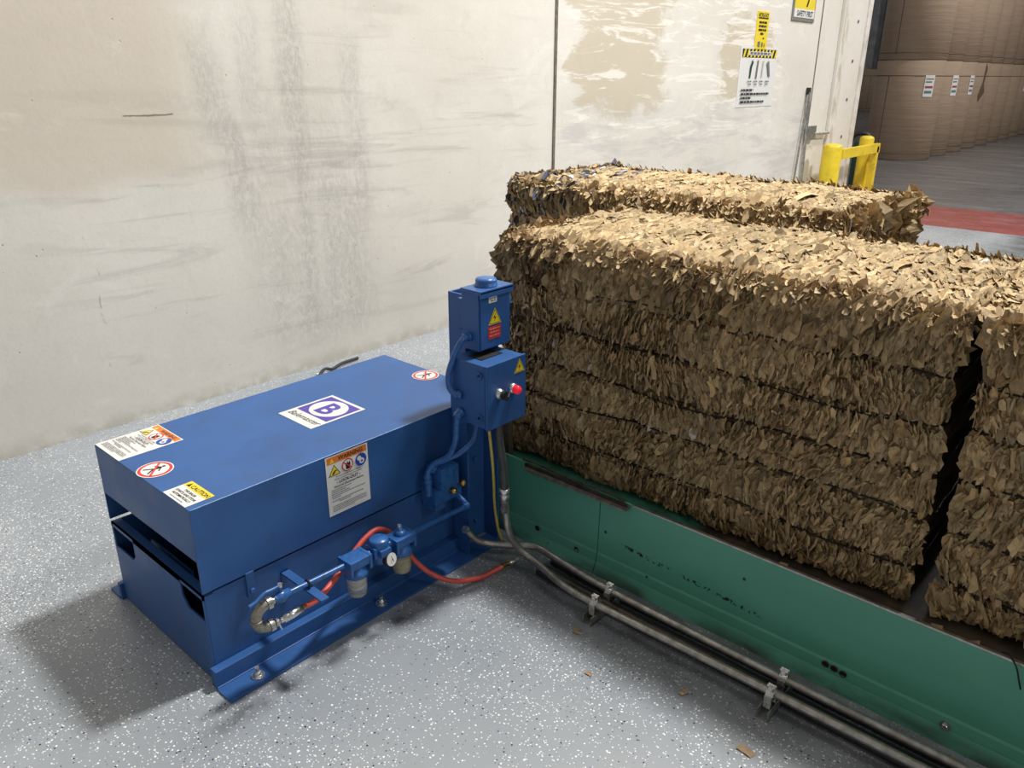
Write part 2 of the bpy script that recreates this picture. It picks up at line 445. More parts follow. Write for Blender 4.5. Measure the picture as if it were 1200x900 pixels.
def sign_warning(w, h):
    d = Decal(.00012)
    d.rect(0, 0, w, h, 'white')
    d.rect(w * .03, h * .87, w * .97, h * .985, 'orange')
    d.poly([(w * .10, h * .885), (w * .20, h * .885), (w * .15, h * .965)], 'yellow')
    d.text('WARNING', w * .59, h * .895, h * .095, 'black', .018)
    # three pictograms
    d.poly([(w * .05, h * .67), (w * .33, h * .67), (w * .19, h * .85)], 'black')
    d.poly([(w * .075, h * .68), (w * .305, h * .68), (w * .19, h * .83)], 'yellow')
    d.poly([(w * .13, h * .69), (w * .17, h * .69), (w * .22, h * .735), (w * .27, h * .74), (w * .21, h * .755), (w * .16, h * .73)], 'black')
    d.disc(w * .50, h * .76, w * .135, 'red'); d.disc(w * .50, h * .76, w * .11, 'white')
    d.poly([(w * .46, h * .69), (w * .55, h * .69), (w * .57, h * .77), (w * .55, h * .82), (w * .52, h * .785), (w * .50, h * .83), (w * .48, h * .785), (w * .45, h * .80)], 'black')
    d.line((w * .41, h * .82), (w * .59, h * .70), w * .025, 'red')
    d.disc(w * .82, h * .76, w * .135, 'signblue')
    d.disc(w * .84, h * .735, w * .06, 'white'); d.disc(w * .78, h * .79, w * .05, 'white'); d.disc(w * .84, h * .735, w * .025, 'signblue')
    d.text('To avoid severe injury or death', w * .5, h * .625, h * .036, 'black', .01)
    d.text('Follow Lockout/Tagout Procedures', w * .5, h * .585, h * .036, 'black', .01)
    d.text('- LOCK-OUT -', w * .5, h * .515, h * .07, 'black', .025)
    d.text('Electrical Disconnect Before', w * .5, h * .46, h * .048, 'black', .018)
    for k, f in enumerate((.55, .40, .50, .95, .25)): d.microtext(w * .08, w * .92, h * (.42 - k * .033), h * .013, 'grey_ink', k, f)
    d.microtext(w * .08, w * .92, h * .235, h * .013, 'grey_ink', 9, .9); d.microtext(w * .25, w * .92, h * .205, h * .013, 'grey_ink', 10, .4)
    for k in range(4): d.microtext(w * .08, w * .94, h * (.15 - k * .028), h * .011, 'grey_ink', 20 + k, .95 if k < 3 else .6)
    return d

def sign_no_step(r):
    d = Decal(.00015)
    d.disc(0, 0, r, 'white'); d.disc(0, 0, r * .93, 'red'); d.disc(0, 0, r * .76, 'white')
    d.disc(-r * .02, r * .52, r * .10, 'black')
    d.line((0, r * .40), (-r * .05, -r * .05), r * .20, 'black')
    d.line((-r * .05, -r * .05), (r * .25, -r * .55), r * .11, 'black')
    d.line((-r * .05, -r * .02), (-r * .38, -r * .52), r * .11, 'black')
    d.line((0, r * .35), (r * .35, r * .05), r * .08, 'black'); d.line((0, r * .35), (-r * .35, r * .15), r * .08, 'black')
    d.line((-r * .62, r * .58), (r * .62, -r * .58), r * .12, 'red')
    return d

def sign_bolt(w):
    h = w * .9; d = Decal(.00015)
    d.poly([(0, 0), (w, 0), (w / 2, h)], 'yellow')
    d.poly([(w * .07, h * .045), (w * .93, h * .045), (w / 2, h * .92)], 'black')
    d.poly([(w * .12, h * .075), (w * .88, h * .075), (w / 2, h * .85)], 'yellow')
    d.poly([(w * .56, h * .68), (w * .36, h * .36), (w * .50, h * .40), (w * .42, h * .14), (w * .62, h * .44), (w * .50, h * .42)], 'black')
    return d

# ------------------------------------------------------------------ setting
mb = MB(); mb.addm([(-4, -4, 0), (60, -4, 0), (60, 24, 0), (-4, 24, 0)], [[0, 1, 2, 3]], 'floor')
struct(mb.build('floor', loc=(0, 0, 0)))
mb = MB(); mb.box((-4, 3.768, 0), (10.34, 4.10, 6.2), 'wall')
struct(mb.build('wall_back', loc=(0, 3.768, 0)))
mb = MB(); mb.box((9.62, 3.735, 0), (10.30, 3.768, 6.2), 'wall', .004); struct(mb.build('trim_1', loc=(9.9, 3.75, 0)))
M['jamb'] = surface('pale_steel_jamb', (.70, .67, .62), .5, 0, .12, 6, .1, (.35, .28, .2), 7, .5)
mb = MB(); mb.box((10.30, 3.72, 0), (10.42, 4.12, 6.2), 'jamb', .006)
for k in range(12): mb.cyl((10.05, 3.735, .5 + k * .42), (10.05, 3.727, .5 + k * .42), .018, 'tar', 8)
struct(mb.build('trim_2', loc=(10.4, 3.8, 0)))
mb = MB(); mb.box((4.612, 3.760, 0), (4.637, 3.772, 6.2), 'tar'); struct(mb.build('trim_3', loc=(4.62, 3.76, 0)))
mb = MB(); mb.box((9.085, 3.762, 1.0), (9.10, 3.772, 6.2), 'tar'); struct(mb.build('trim_4', loc=(9.09, 3.76, 1)))
mb = MB()
for k in range(26):
    yy = -4 + k * 1.1
    mb.box((44, yy, 0), (44.12 if k % 2 else 44.3, yy + 1.08, 9), 'dark_wall')
struct(mb.build('wall_far', loc=(44, 8, 0)))

# ------------------------------------------------------------------ blue machine housing
X0, X1, YF, YB, ZT = .765, 1.885, 1.797, 2.380, .555
house = thing('machine_housing', 'long blue steel machine housing bolted to the grey speckled floor', 'machine', (1.32, 2.08, 0))
def sheet(mb, pts, d, m):
    """extrude a planar polygon by vector d (thin plate)"""
    n = len(pts); P = [Vector(p) for p in pts]; Q = [p + Vector(d) for p in P]
    F = [list(range(n))[::-1], [i + n for i in range(n)]]
    for i in range(n):
        j = (i + 1) % n; F.append([i, j, j + n, i + n])
    mb.addm(P + Q, F, m)
mb = MB()
th = .004
mb.box((X0, YF, ZT - th), (X1, YB, ZT), 'blue', .0015)
mb.box((X0, YF, .298), (X1, YF + th, ZT - .001), 'blue', .001)
mb.box((X0, YB - th, .298), (X1, YB, ZT - .001), 'blue', .001)
sheet(mb, [(X0, YF + th, .398), (X0, YB - th, .392), (X0, YB - th, ZT - th), (X0, YF + th, ZT - th)], (th, 0, 0), 'blue')
sheet(mb, [(X1 - th, YF + th, .30), (X1 - th, YB - th, .30), (X1 - th, YB - th, ZT - th), (X1 - th, YF + th, ZT - th)], (th, 0, 0), 'blue')
M['worn_edge_highlight'] = surface('worn_blue_highlight', (.20, .34, .60), .35, 0, .2, 60, 0)  # lighter blue paints the highlight on the worn lid edge
mb.tube([(X0 + .004, YF + .0012, ZT - .0010), (X1 - .004, YF + .0012, ZT - .0010)], .0014, 'worn_edge_highlight', 6)
lid = mb.build('lid', house)
# base body: front/back plates, end plate with corner cut-outs, right plate, inner deck
mb = MB()
yf, yb = 1.801, 2.376
zt = .290
mb.box((X0 + .003, yf, .004), (X1, yf + .004, zt), 'blue', .001)
mb.box((X0 + .003, yb - .004, .004), (X1, yb, zt), 'blue', .001)
ec = [(yf, .004), (yb, .004), (yb, .198), (yb - .015, .198), (yb - .02, .203), (yb - .155, .205), (yb - .165, .213), (yb - .165, .272), (yb - .012, .272), (yb - .012, .205), (yb, .205), (yb, zt), (yf, zt), ]
# end plate as strips around two windows
def endstrip(y0, y1, z0, z1): mb.box((X0, y0, z0), (X0 + .005, y1, z1), 'blue')
endstrip(yf, yb, .004, .205)
endstrip(yf, yf + .006, .205, zt); endstrip(yf + .128, yb - .150, .205, zt); endstrip(yb - .010, yb, .205, zt)
endstrip(yf, yb, .276, zt)
sheet(mb, [(X0, yf + .128, .205), (X0, yf + .098, .205), (X0, yf + .128, .235)], (.005, 0, 0), 'blue')
sheet(mb, [(X0, yb - .15, .205), (X0, yb - .15, .225), (X0, yb - .130, .205)], (.005, 0, 0), 'blue')
mb.box((X0, yf, zt - .004), (X0 + .03, yb, zt), 'blue')
mb.box((X1 - .005, yf, .004), (X1, yb, zt), 'blue')
mb.box((X0 + .05, yf + .16, .05), (X0 + .055, yb - .16, .27), 'blue')
mb.box((X0 + .03, yf + .004, .03), (X1 - .01, yb - .004, .036), 'dark_gasket')
base = mb.build('base_cabinet', house)
# dark machinery block inside, glimpsed through the openings
mb = MB(); mb.box((X0 + .35, yf + .1, .036), (X1 - .1, yb - .1, .30), 'dark_gasket', .01); mb.cyl((X0 + .36, 2.08, .2), (X0 + .12, 2.08, .2), .04, 'dark_gasket')
mb.build('cylinder_block', house)
# foot rails of angle iron
for side, nm in ((-1, 'front'), (1, 'back')):
    mb = MB()
    if side < 0:
        ya, yo = 1.770, 1.697
        mb.box((X0 - .012, ya, .0), (1.688, ya + .030, .060), 'blue', .003)
        mb.box((X0 - .014, yo, .0), (1.85, ya + .005, .007), 'blue', .0015)
        mb.tube([(X0 - .012, ya + .001, .007), (1.688, ya + .001, .007)], .004, 'blue', 8)
    else:
        ya, yo = 2.395, 2.46
        mb.box((X0 - .012, yb, .0), (X1, ya, .060), 'blue', .003)
        mb.box((X0 - .014, ya - .005, .0), (X1, yo, .007), 'blue', .0015)
    rail = mb.build('foot_rail', house)
    if side < 0:
        for bx_ in (.856, 1.303):
            b = MB(); c = (bx_, 1.733, .007)
            b.tube_prof(Vector(c), Vector((0, 0, 1)), [(.019, 0), (.019, .003)], 'bright_steel', 20)
            b.hexnut((bx_, 1.733, .010), (0, 0, 1), .0125, .012, 'bright_steel')
            b.cyl((bx_, 1.733, .02), (bx_, 1.733, .036), .007, 'bright_steel', 12)
            b.build('anchor_bolt', rail)
# latch tab
mb = MB(); mb.box((.890, 1.792, .222), (.915, 1.801, .302), 'blue', .002); mb.hexnut((.903, 1.792, .243), (0, -1, 0), .008, .006, 'blue_fit'); mb.build('latch_tab', house)
# printed labels
w = sign_warning(.155, .196); w.build('warning_label', house, (1.181, YF, .354), (1, 0, 0), (0, 0, 1), (0, -1, 0))['label'] = 'white lock-out warning label with orange header on the front'
w = sign_warning(.165, .196); w.build('warning_label', house, (.766, 2.378, ZT), (0, -1, 0), (1, 0, 0), (0, 0, 1))['label'] = 'white lock-out warning label on the lid corner'
d = Decal(.00015); W_, H_ = .122, .083
d.rect(0, 0, W_, H_, 'white'); d.rect(.0, H_ * .68, W_, H_, 'yellow')
d.poly([(W_ * .07, H_ * .73), (W_ * .21, H_ * .73), (W_ * .14, H_ * .94)], 'black'); d.text('CAUTION', W_ * .60, H_ * .74, H_ * .235, 'black', .02)
d.text('THIS BALER', W_ * .5, H_ * .51, H_ * .135, 'black', .02); d.text('STARTS AND STOPS', W_ * .5, H_ * .355, H_ * .135, 'black', .02)
d.text('AUTOMATICALLY', W_ * .5, H_ * .20, H_ * .135, 'black', .02); d.microtext(W_ * .2, W_ * .9, H_ * .08, H_ * .025, 'grey_ink', 3, .8)
d.build('caution_label', house, (.767, 1.943, ZT), (0, -1, 0), (1, 0, 0), (0, 0, 1))['label'] = 'white and yellow caution label on the lid corner'
for cx in (.813, 1.838):
    sign_no_step(.050).build('prohibition_label', house, (cx, 2.085, ZT), (0, -1, 0), (1, 0, 0), (0, 0, 1))['label'] = 'round red and white no-stepping pictogram'
d = Decal(.00015); W_, H_ = .184, .216
d.rect(0, 0, W_, H_, 'white'); d.rect(W_ * .055, H_ * .30, W_ * .945, H_ * .945, 'purple')
d.disc(W_ * .5, H_ * .622, W_ * .38, 'white', 40, H_ * .29)
d.text('B', W_ * .5, H_ * .435, H_ * .53, 'purple', .03, 0, 'CENTER', 1.05)
d.text('Balemaster', W_ * .5, H_ * .12, H_ * .17, 'black', .0, .35, 'CENTER', .98)
d.build('maker_label', house, (1.270, 2.177, ZT), (0, -1, 0), (1, 0, 0), (0, 0, 1))['label'] = 'purple and white square label with a circled letter B'

# ------------------------------------------------------------------ control post
post = thing('control_post', 'upright blue channel steel post standing between the blue housing and green conveyor', 'post', (1.77, 1.76, 0))
mb = MB()
mb.box((1.690, 1.720, .0075), (1.697, 1.795, .957), 'blue', .001)
mb.box((1.838, 1.720, .0075), (1.845, 1.795, .957), 'blue', .001)
mb.box((1.696, 1.787, .0075), (1.839, 1.795, .957), 'blue', .001)
mb.build('channel', post)
for z in (.60, .72, .84, .94):
    mb = MB(); mb.box((1.66, 1.698, z - .015), (1.842, 1.7205, z + .015), 'blue', .001); mb.build('mounting_bar', post)
for z in (.33, .08):
    mb = MB(); mb.hexnut((1.79, 1.786, z), (0, -1, 0), .009, .008, 'blue_fit'); mb.build('bolt', post)

# upper enclosure
up = thing('disconnect_box', 'small blue electrical box with round cap on top, topmost on the post', 'electrical box', (1.725, 1.66, .80))
ux0, ux1, uy0, uy1, uz0, uz1 = 1.655, 1.796, 1.622, 1.698, .800, .985
mb = MB(); mb.box((ux0, uy0 + .004, uz0), (ux1, uy1, uz1), 'blue', .002)
body = mb.build('body', up)
mb = MB(); mb.box((ux0 - .004, uy0 - .008, uz1 - .004), (ux1 + .004, uy1 + .002, uz1 + .008), 'blue', .003); mb.box((ux0 - .004, uy0 - .008, uz1 - .016), (ux1 + .004, uy0 - .005, uz1 + .004), 'blue', .001); mb.build('hood', up)
mb = MB(); mb.box((ux0 + .006, uy0 - .001, uz0 + .004), (ux1 - .004, uy0 + .004, uz1 - .018), 'blue', .0015); mb.build('door', up)
mb = MB(); mb.lathe((1.722, 1.657, uz1 + .008), [(.036, 0), (.036, .006), (.033, .008), (.034, .018), (.031, .024), (.018, .027), (.001, .028)], 'blue_fit'); mb.build('hub_cap', up)
mb = MB(); mb.tube([(ux1, 1.66, .94), (ux1 + .02, 1.65, .94), (ux1 + .022, 1.65, .90)], .008, 'blue_fit'); mb.box((ux1 + .012, 1.635, .90), (ux1 + .03, 1.66, .925), 'black_rubber', .003); mb.build('switch_handle', up)
d = sign_bolt(.058); d.build('high_voltage_label', up, (1.693, uy0 - .001, .878), (1, 0, 0), (0, 0, 1), (0, -1, 0))['label'] = 'yellow triangle with black lightning bolt'
d = Decal(.0002); d.rect(0, 0, .056, .040, 'red')
M['pale_red'] = surface('pale_red_ink', (.75, .30, .25), .4, 0, .05, 30, 0)
for k, (a, b) in enumerate(((.10, .9), (.16, .85), (.08, .95))): d.microtext(.056 * a, .056 * b, .030 - k * .011, .0045, 'pale_red', 40 + k, 1)
d.build('danger_label', up, (1.692, uy0 - .001, .832), (1, 0, 0), (0, 0, 1), (0, -1, 0))['label'] = 'red rectangular label'
d = Decal(.0002); d.rect(0, 0, .036, .020, 'white'); d.microtext(.004, .033, .011, .004, 'grey_ink', 4, 1); d.microtext(.008, .03, .004, .004, 'grey_ink', 5, 1)
d.build('rating_label', up, (1.695, uy0 - .001, .948), (1, 0, 0), (0, 0, 1), (0, -1, 0))['label'] = 'small white label'

# lower enclosure
lo = thing('control_box', 'blue control box with red pilot light and black selector knob, below the capped box', 'electrical box', (1.69, 1.62, .577))
lx0, lx1, ly0, ly1, lz0, lz1 = 1.605, 1.775, 1.540, 1.697, .577, .783
mb = MB(); mb.box((lx0, ly0 + .014, lz0), (lx1, ly1, lz1 - .001), 'blue', .002); mb.build('body', lo)
mb = MB(); mb.box((lx0 - .003, ly0, lz0 - .003), (lx1 + .003, ly0 + .010, lz1 + .002), 'blue', .0025)
door = mb.build('door', lo)
for z in (.75, .611):
    mb = MB(); mb.cyl((lx0 - .001, 1.573, z), (lx0 - .006, 1.573, z), .011, 'blue_fit', 16); mb.cyl((lx0 - .006, 1.573, z), (lx0 - .009, 1.573, z), .005, 'black', 12)
    mb.build('hinge_screw', lo)
mb = MB(); mb.box((1.64, 1.60, lz1 - .001), (1.735, 1.66, lz1 + .0015), 'black_rubber'); mb.build('top_plate', lo)
c = Vector((1.652, ly0, .687))
mb = MB(); mb.lathe(c, [(.0165, 0), (.0165, .010), (.014, .012), (.014, .020)], 'bright_steel', (0, -1, 0)); mb.cyl(c + Vector((0, -.018, 0)), c + Vector((0, -.030, 0)), .0135, 'black_rubber', 20)
mb.box((c.x - .005, c.y - .040, c.z - .014), (c.x + .005, c.y - .018, c.z + .014), 'black_rubber', .002, Matrix.Rotation(.5, 3, 'Y')); mb.box((c.x - .001, c.y - .0405, c.z + .0), (c.x + .001, c.y - .0395, c.z + .013), 'white', 0, Matrix.Rotation(.5, 3, 'Y'), (c.x, c.y - .04, c.z))
mb.build('selector_knob', lo)
c = Vector((1.716, ly0, .686))
mb = MB(); mb.lathe(c, [(.0165, 0), (.0165, .008), (.013, .010)], 'bright_steel', (0, -1, 0)); mb.lathe(c + Vector((0, -.010, 0)), [(.0135, 0), (.0135, .014), (.010, .020), (.001, .022)], 'red_lens', (0, -1, 0)); mb.build('pilot_light', lo)['label'] = 'glowing red pilot light with steel bezel'
d = sign_bolt(.050); d.build('high_voltage_label', lo, (1.722, ly0, .732), (1, 0, 0), (0, 0, 1), (0, -1, 0))['label'] = 'yellow triangle with black lightning bolt'

# blue flexible conduits
def flex(name, pts, r, m, label, cat='conduit', fit=None, ribs=False, group=None):
    t = thing(name, label, cat, tuple(pts[-1]), group)
    P = smooth_path(pts, 10)
    mb = MB(); mb.tube(P, r, m, 14); mb.build('hose', t)
    if fit:
        for e in ((P[0], P[3]), (P[-1], P[-4])):
            mb = MB(); a = Vector(e[0]); dd = (Vector(e[1]) - a).normalized()
            mb.tube_prof(a, dd, [(r * 1.1, -.002), (r * 1.55, 0), (r * 1.55, .010), (r * 1.3, .012), (r * 1.45, .014), (r * 1.45, .026), (r * 1.1, .030)], fit, 8)
            mb.build('connector', t)
    return t
flex('flexible_conduit', [(1.655, 1.665, .842), (1.632, 1.665, .842), (1.612, 1.668, .825), (1.598, 1.682, .78), (1.590, 1.695, .73), (1.588, 1.693, .69), (1.592, 1.675, .668), (1.605, 1.655, .665)], .0095, 'blue_fit', 'looped blue conduit joining the capped box to the control box beneath', fit='blue_fit')
flex('flexible_conduit', [(1.604, 1.655, .612), (1.590, 1.655, .60), (1.584, 1.657, .57), (1.584, 1.665, .51), (1.578, 1.692, .45), (1.555, 1.735, .415), (1.540, 1.752, .385), (1.538, 1.752, .345)], .0095, 'blue_fit', 'blue conduit dropping from the left side of the control box to the valve', fit='blue_fit')
flex('flexible_conduit', [(1.655, 1.64, .577), (1.655, 1.64, .54), (1.640, 1.645, .495), (1.600, 1.665, .46), (1.575, 1.70, .435), (1.562, 1.735, .41), (1.562, 1.757, .378)], .0085, 'blue_fit', 'blue conduit leaving the underside of the control box towards the valve', fit='blue_fit')

# solenoid valve
sv = thing('solenoid_valve', 'blue solenoid valve with two brass mufflers on the front of the housing', 'valve', (1.60, 1.75, .25))
mb = MB(); mb.box((1.565, 1.715, .315), (1.645, 1.790, .392), 'blue_fit', .006); mb.box((1.618, 1.712, .335), (1.626, 1.716, .372), 'blue', .001); mb.build('coil', sv)
mb = MB(); mb.box((1.545, 1.725, .262), (1.665, 1.797, .315), 'blue_fit', .004); mb.box((1.55, 1.735, .235), (1.60, 1.797, .265), 'blue_fit', .003); mb.cyl((1.538, 1.752, .30), (1.538, 1.752, .35), .013, 'blue_fit'); mb.build('body', sv)
for (x, z) in ((1.612, .300), (1.655, .312)):
    mb = MB(); mb.lathe((x, 1.726, z), [(.007, 0), (.007, .006), (.012, .008), (.012, .018), (.009, .024), (.004, .026)], 'brass', (.15, -1, 0), 6); mb.build('brass_muffler', sv)['label'] = 'small brass muffler'
mb = MB(); mb.tube(smooth_path([(1.650, 1.735, .262), (1.650, 1.72, .255), (1.650, 1.695, .245), (1.640, 1.682, .242)], 5), .010, 'blue_fit'); mb.lathe((1.648, 1.682, .242), [(.014, 0), (.014, .02)], 'blue_fit', (-1, 0, 0), 8); mb.build('pipe_elbow', sv)

# ------------------------------------------------------------------ compressed air line
air = thing('air_line', 'blue air supply pipe with filter, regulator and lubricator across the housing front', 'air line', (1.25, 1.68, .15))
AY = 1.68
def az(x): return .264 - (x - .93) * .031
mb = MB(); mb.tube([(.955, AY, az(.955)), (1.15, AY, az(1.15))], .0085, 'blue_fit', 14); mb.build('pipe', air); mb = MB(); mb.tube([(1.36, AY, az(1.36)), (1.635, AY, az(1.635))], .0085, 'blue_fit', 14)
mb.build('pipe', air)
# ball valve
mb = MB(); mb.tube_prof(Vector((.905, AY, az(.91))), Vector((1, 0, 0)), [(.014, 0), (.014, .008), (.017, .012), (.018, .025), (.015, .034), (.0135, .036), (.0135, .048), (.010, .05)], 'blue_fit', 10)
mb.cyl((.927, AY, az(.93) + .01), (.927, AY, az(.93) + .034), .006, 'blue_fit'); bv = mb.build('ball_valve', air)
mb = MB(); mb.tube(smooth_path([(.93, AY, .299), (.905, AY - .003, .301), (.875, AY - .004, .302), (.850, AY - .006, .291), (.828, AY - .006, .287)], 5), .0055, 'blue_fit', 8); mb.hexnut((.927, AY, .296), (0, 0, 1), .008, .010, 'bright_steel'); mb.build('lever', bv)
# galvanised return bend of two elbows
mb = MB(); zc = .229
mb.tube([(.905, AY, az(.905)), (.885, AY, az(.9))], .0105, 'steel'); mb.torus((.882, AY, zc), (0, 1, 0), .036, .0155, 'cast', 0, PI, 20, (0, 0, -1))
for sgn in (1, -1): mb.cyl((.880, AY, zc + sgn * .036), (.893, AY, zc + sgn * .036), .0185, 'steel', 16)
mb.cyl((.842, AY, zc), (.850, AY, zc), .004, 'cast'); mb.torus((.846, AY, zc), (0, 0, 1), .0158, .0022, 'cast')
mb.build('return_bend', air)['label'] = 'grey iron return bend'
# bracket arm
mb = MB(); mb.box((1.000, 1.60, az(1.03) - .018), (1.026, 1.801, az(1.03) - .012), 'blue', .001); mb.box((1.000, 1.795, az(1.03) - .09), (1.026, 1.801, az(1.03) - .012), 'blue', .001)
mb.torus((1.013, AY, az(1.02)), (1, 0, 0), .011, .0032, 'black_rubber'); mb.build('support_bracket', air)
def bowlunit(name, x, oil, top):
    t_z = az(x)
    mb = MB(); mb.box((x - .038, AY - .030, t_z - .012), (x + .038, AY + .030, t_z + .016), 'blue_fit', .004)
    mb.box((x - .0395, AY - .0315, t_z - .030), (x - .030, AY + .0315, t_z + .0175), 'blue_fit', .002); mb.box((x + .030, AY - .0315, t_z - .030), (x + .0395, AY + .0315, t_z + .0175), 'blue_fit', .002)
    mb.lathe((x, AY, t_z - .05), [(.030, 0), (.037, .002), (.037, .016), (.032, .02), (.028, .045)], 'blue_fit', (0, 0, 1), 10)
    if top: mb.lathe((x, AY, t_z + .016), [(.018, 0), (.018, .010), (.012, .013), (.007, .014), (.007, .03), (.004, .032)], 'blue_fit', (0, 0, 1), 12); mb.lathe((x - .002, AY, t_z + .040), [(.006, 0), (.006, .010)], 'bright_steel', (0, 0, 1), 10)
    h = mb.build(name, air)
    mb = MB(); mb.lathe((x, AY, t_z - .119), [(.001, 0), (.022, .0), (.0285, .006), (.0295, .03), (.0305, .07)], 'bowl_oil' if oil else 'bowl', (0, 0, 1), 24)
    b = mb.build('bowl', h); b['label'] = 'yellowish clear plastic bowl' if oil else 'clear plastic bowl'
    mb = MB()
    if oil: mb.lathe((x, AY, t_z - .114), [(.020, 0), (.0255, .005), (.0265, .050)], 'oil', (0, 0, 1), 20)
    else: mb.lathe((x, AY, t_z - .098), [(.004, 0), (.015, .004), (.020, .014), (.010, .016), (.024, .025), (.024, .048)], 'white', (0, 0, 1), 18)
    mb.build('oil_fill' if oil else 'filter_element', h)
M['oil'] = surface('amber_oil', (.46, .42, .26), .3, 0, .2, 60, 0)
bowlunit('filter', 1.178, False, False)
bowlunit('lubricator', 1.352, True, True)
x = 1.268; z = az(x)
mb = MB(); mb.lathe((x, AY, z - .045), [(.020, 0), (.027, .004), (.029, .03), (.026, .05), (.030, .056), (.030, .078), (.027, .082), (.001, .083)], 'blue_fit', (0, 0, 1), 18)
mb.box((x - .034, AY - .022, z - .014), (x - .022, AY + .022, z + .020), 'blue_fit', .002); mb.cyl((1.212, AY, z), (1.326, AY, z), .009, 'blue_fit', 8)
for xx in (1.222, 1.31): mb.hexnut((xx, AY, z), (1, 0, 0), .013, .012, 'blue_fit')
mb.box((x - .02, AY - .036, z - .012), (x + .02, AY - .020, z + .012), 'blue_fit', .003)
reg = mb.build('regulator', air)
gd = Vector((.15, -1, .25)).normalized(); gc = Vector((x + .012, AY - .034, z - .028))
mb = MB(); mb.tube_prof(gc, gd, [(.020, -.012), (.022, -.010), (.022, .006), (.020, .007)], 'black_rubber', 24); mb.tube_prof(gc, gd, [(.005, -.03), (.005, -.01)], 'blue_fit', 10); ga = mb.build('gauge', reg)
d = Decal(.0003); d.disc(0, 0, .0205, 'white', 32)
for k in range(11):
    a = -.7 + k * (PI + 1.4) / 10; d.line((.0165 * math.cos(a), .0165 * math.sin(a)), (.019 * math.cos(a), .019 * math.sin(a)), .0008, 'black')
d.line((.004, -.010), (-.002, .012), .0018, 'black'); d.disc(0, 0, .003, 'black', 12)
gu = gd.cross(Vector((0, 0, 1))).normalized() * -1; d.build('dial', ga, gc + gd * .0075, gu, gu.cross(gd) * -1 if gu.cross(gd).z < 0 else gu.cross(gd), gd, .0002)['label'] = 'round white dial with black needle'

# red hose
hs = thing('air_hose', 'red rubber air hose looping behind the blue lubricator to the floor', 'hose', (1.70, 1.57, 0))
pts = [(.992, 1.682, .192), (1.05, 1.690, .188), (1.149, 1.722, .209), (1.218, 1.745, .232), (1.280, 1.755, .258), (1.331, 1.755, .262), (1.386, 1.750, .215), (1.419, 1.725, .141), (1.455, 1.675, .078), (1.512, 1.620, .038), (1.605, 1.592, .014), (1.66, 1.580, .016), (1.700, 1.571, .022)]
mb = MB(); mb.tube(smooth_path(pts, 8), .0085, 'red_hose', 14); mb.build('hose', hs)
mb = MB(); mb.tube([(.878, AY, zc - .036), (.925, AY, .190)], .007, 'steel', 10); mb.cyl((.900, AY, .192), (.908, AY, .192), .013, 'bright_steel', 6); mb.tube([(.915, AY, .191), (.925, AY, .190), (.926, AY, .190), (.985, AY, .192), (.986, AY, .192), (.992, AY, .192)], .01, 'bright_steel', 16, True, [.009, .009, .0125, .0125, .009, .006]); mb.tube([(.906, AY - .01, .19), (.910, AY - .014, .172)], .003, 'bright_steel', 6)
mb.build('quick_coupler', hs)['label'] = 'bright steel quick coupler'
mb = MB(); mb.tube([(.990, AY, .192), (1.004, 1.683, .1915)], .008, 'brass', 6); mb.build('ferrule', hs)['label'] = 'brass ferrule'
mb = MB(); mb.tube([(1.698, 1.571, .022), (1.712, 1.568, .023), (1.713, 1.568, .023), (1.732, 1.563, .025)], .01, 'brass', 6, True, [.0095, .0095, .007, .007]); mb.tube([(1.730, 1.563, .025), (1.765, 1.553, .027)], .009, 'bright_steel', 10); mb.build('end_fitting', hs)['label'] = 'brass and steel end fitting'

# ------------------------------------------------------------------ pipes and cables along the conveyor
p1 = thing('steel_conduit', 'grey steel conduit rising from the floor run to the control box, nearest the camera', 'conduit', (1.76, 1.5, .03))
top = [(1.672, 1.56, .577), (1.676, 1.557, .50), (1.684, 1.550, .42), (1.688, 1.548, .335)]
bot = [(1.688, 1.548, .335), (1.690, 1.546, .28), (1.697, 1.543, .20), (1.715, 1.538, .14), (1.745, 1.523, .088), (1.758, 1.485, .063), (1.745, 1.42, .058), (1.717, 1.31, .058), (1.710, 1.19, .058), (1.716, .9, .058), (1.722, .6, .058), (1.726, .2, .058), (1.726, -.6, .058)]
mb = MB(); mb.tube(smooth_path(top, 8), .014, 'grey_flex', 16); mb.build('flexible_sleeve', p1)['label'] = 'dark grey flexible sleeve'
mb = MB(); mb.tube(smooth_path(bot, 8), .0120, 'conduit', 16); mb.build('pipe', p1)
mb = MB(); mb.tube_prof(Vector((1.688, 1.548, .302)), Vector((0, 0, 1)), [(.0125, -.05), (.0145, -.05), (.0145, .0), (.0165, .002), (.0165, .018), (.0145, .020), (.018, .022), (.018, .036), (.0145, .038)], 'bright_steel', 10); mb.build('connector', p1)
p2 = thing('steel_conduit', 'grey steel conduit bending out from the blue post, beside the green conveyor face', 'conduit', (1.79, 1.3, .03))
mb = MB(); mb.tube(smooth_path([(1.668, 1.712, .128), (1.680, 1.702, .105), (1.700, 1.683, .078), (1.730, 1.655, .064), (1.775, 1.600, .060), (1.815, 1.548, .060), (1.828, 1.505, .060), (1.815, 1.40, .060), (1.796, 1.20, .060), (1.790, .9, .06), (1.788, .6, .06), (1.790, .2, .06), (1.79, -.6, .06)], 8), .0120, 'conduit', 16); mb.build('pipe', p2)
mb = MB(); mb.tube([(1.662, 1.712, .128), (1.672, 1.711, .124)], .0138, 'bright_steel', 14); mb.build('end_bushing', p2)
p3 = MB(); p3.tube([(1.770, 1.470, .036), (1.768, 1.45, .036), (1.757, 1.1, .036), (1.755, -.6, .036)], .010, 'dark_steel', 12); p3.torus((1.770, 1.471, .036), (0, 1, 0), .0085, .002, 'steel')
tag(p3.build('steel_pipe'), 'dark open-ended pipe lying between the two steel conduits', 'pipe')
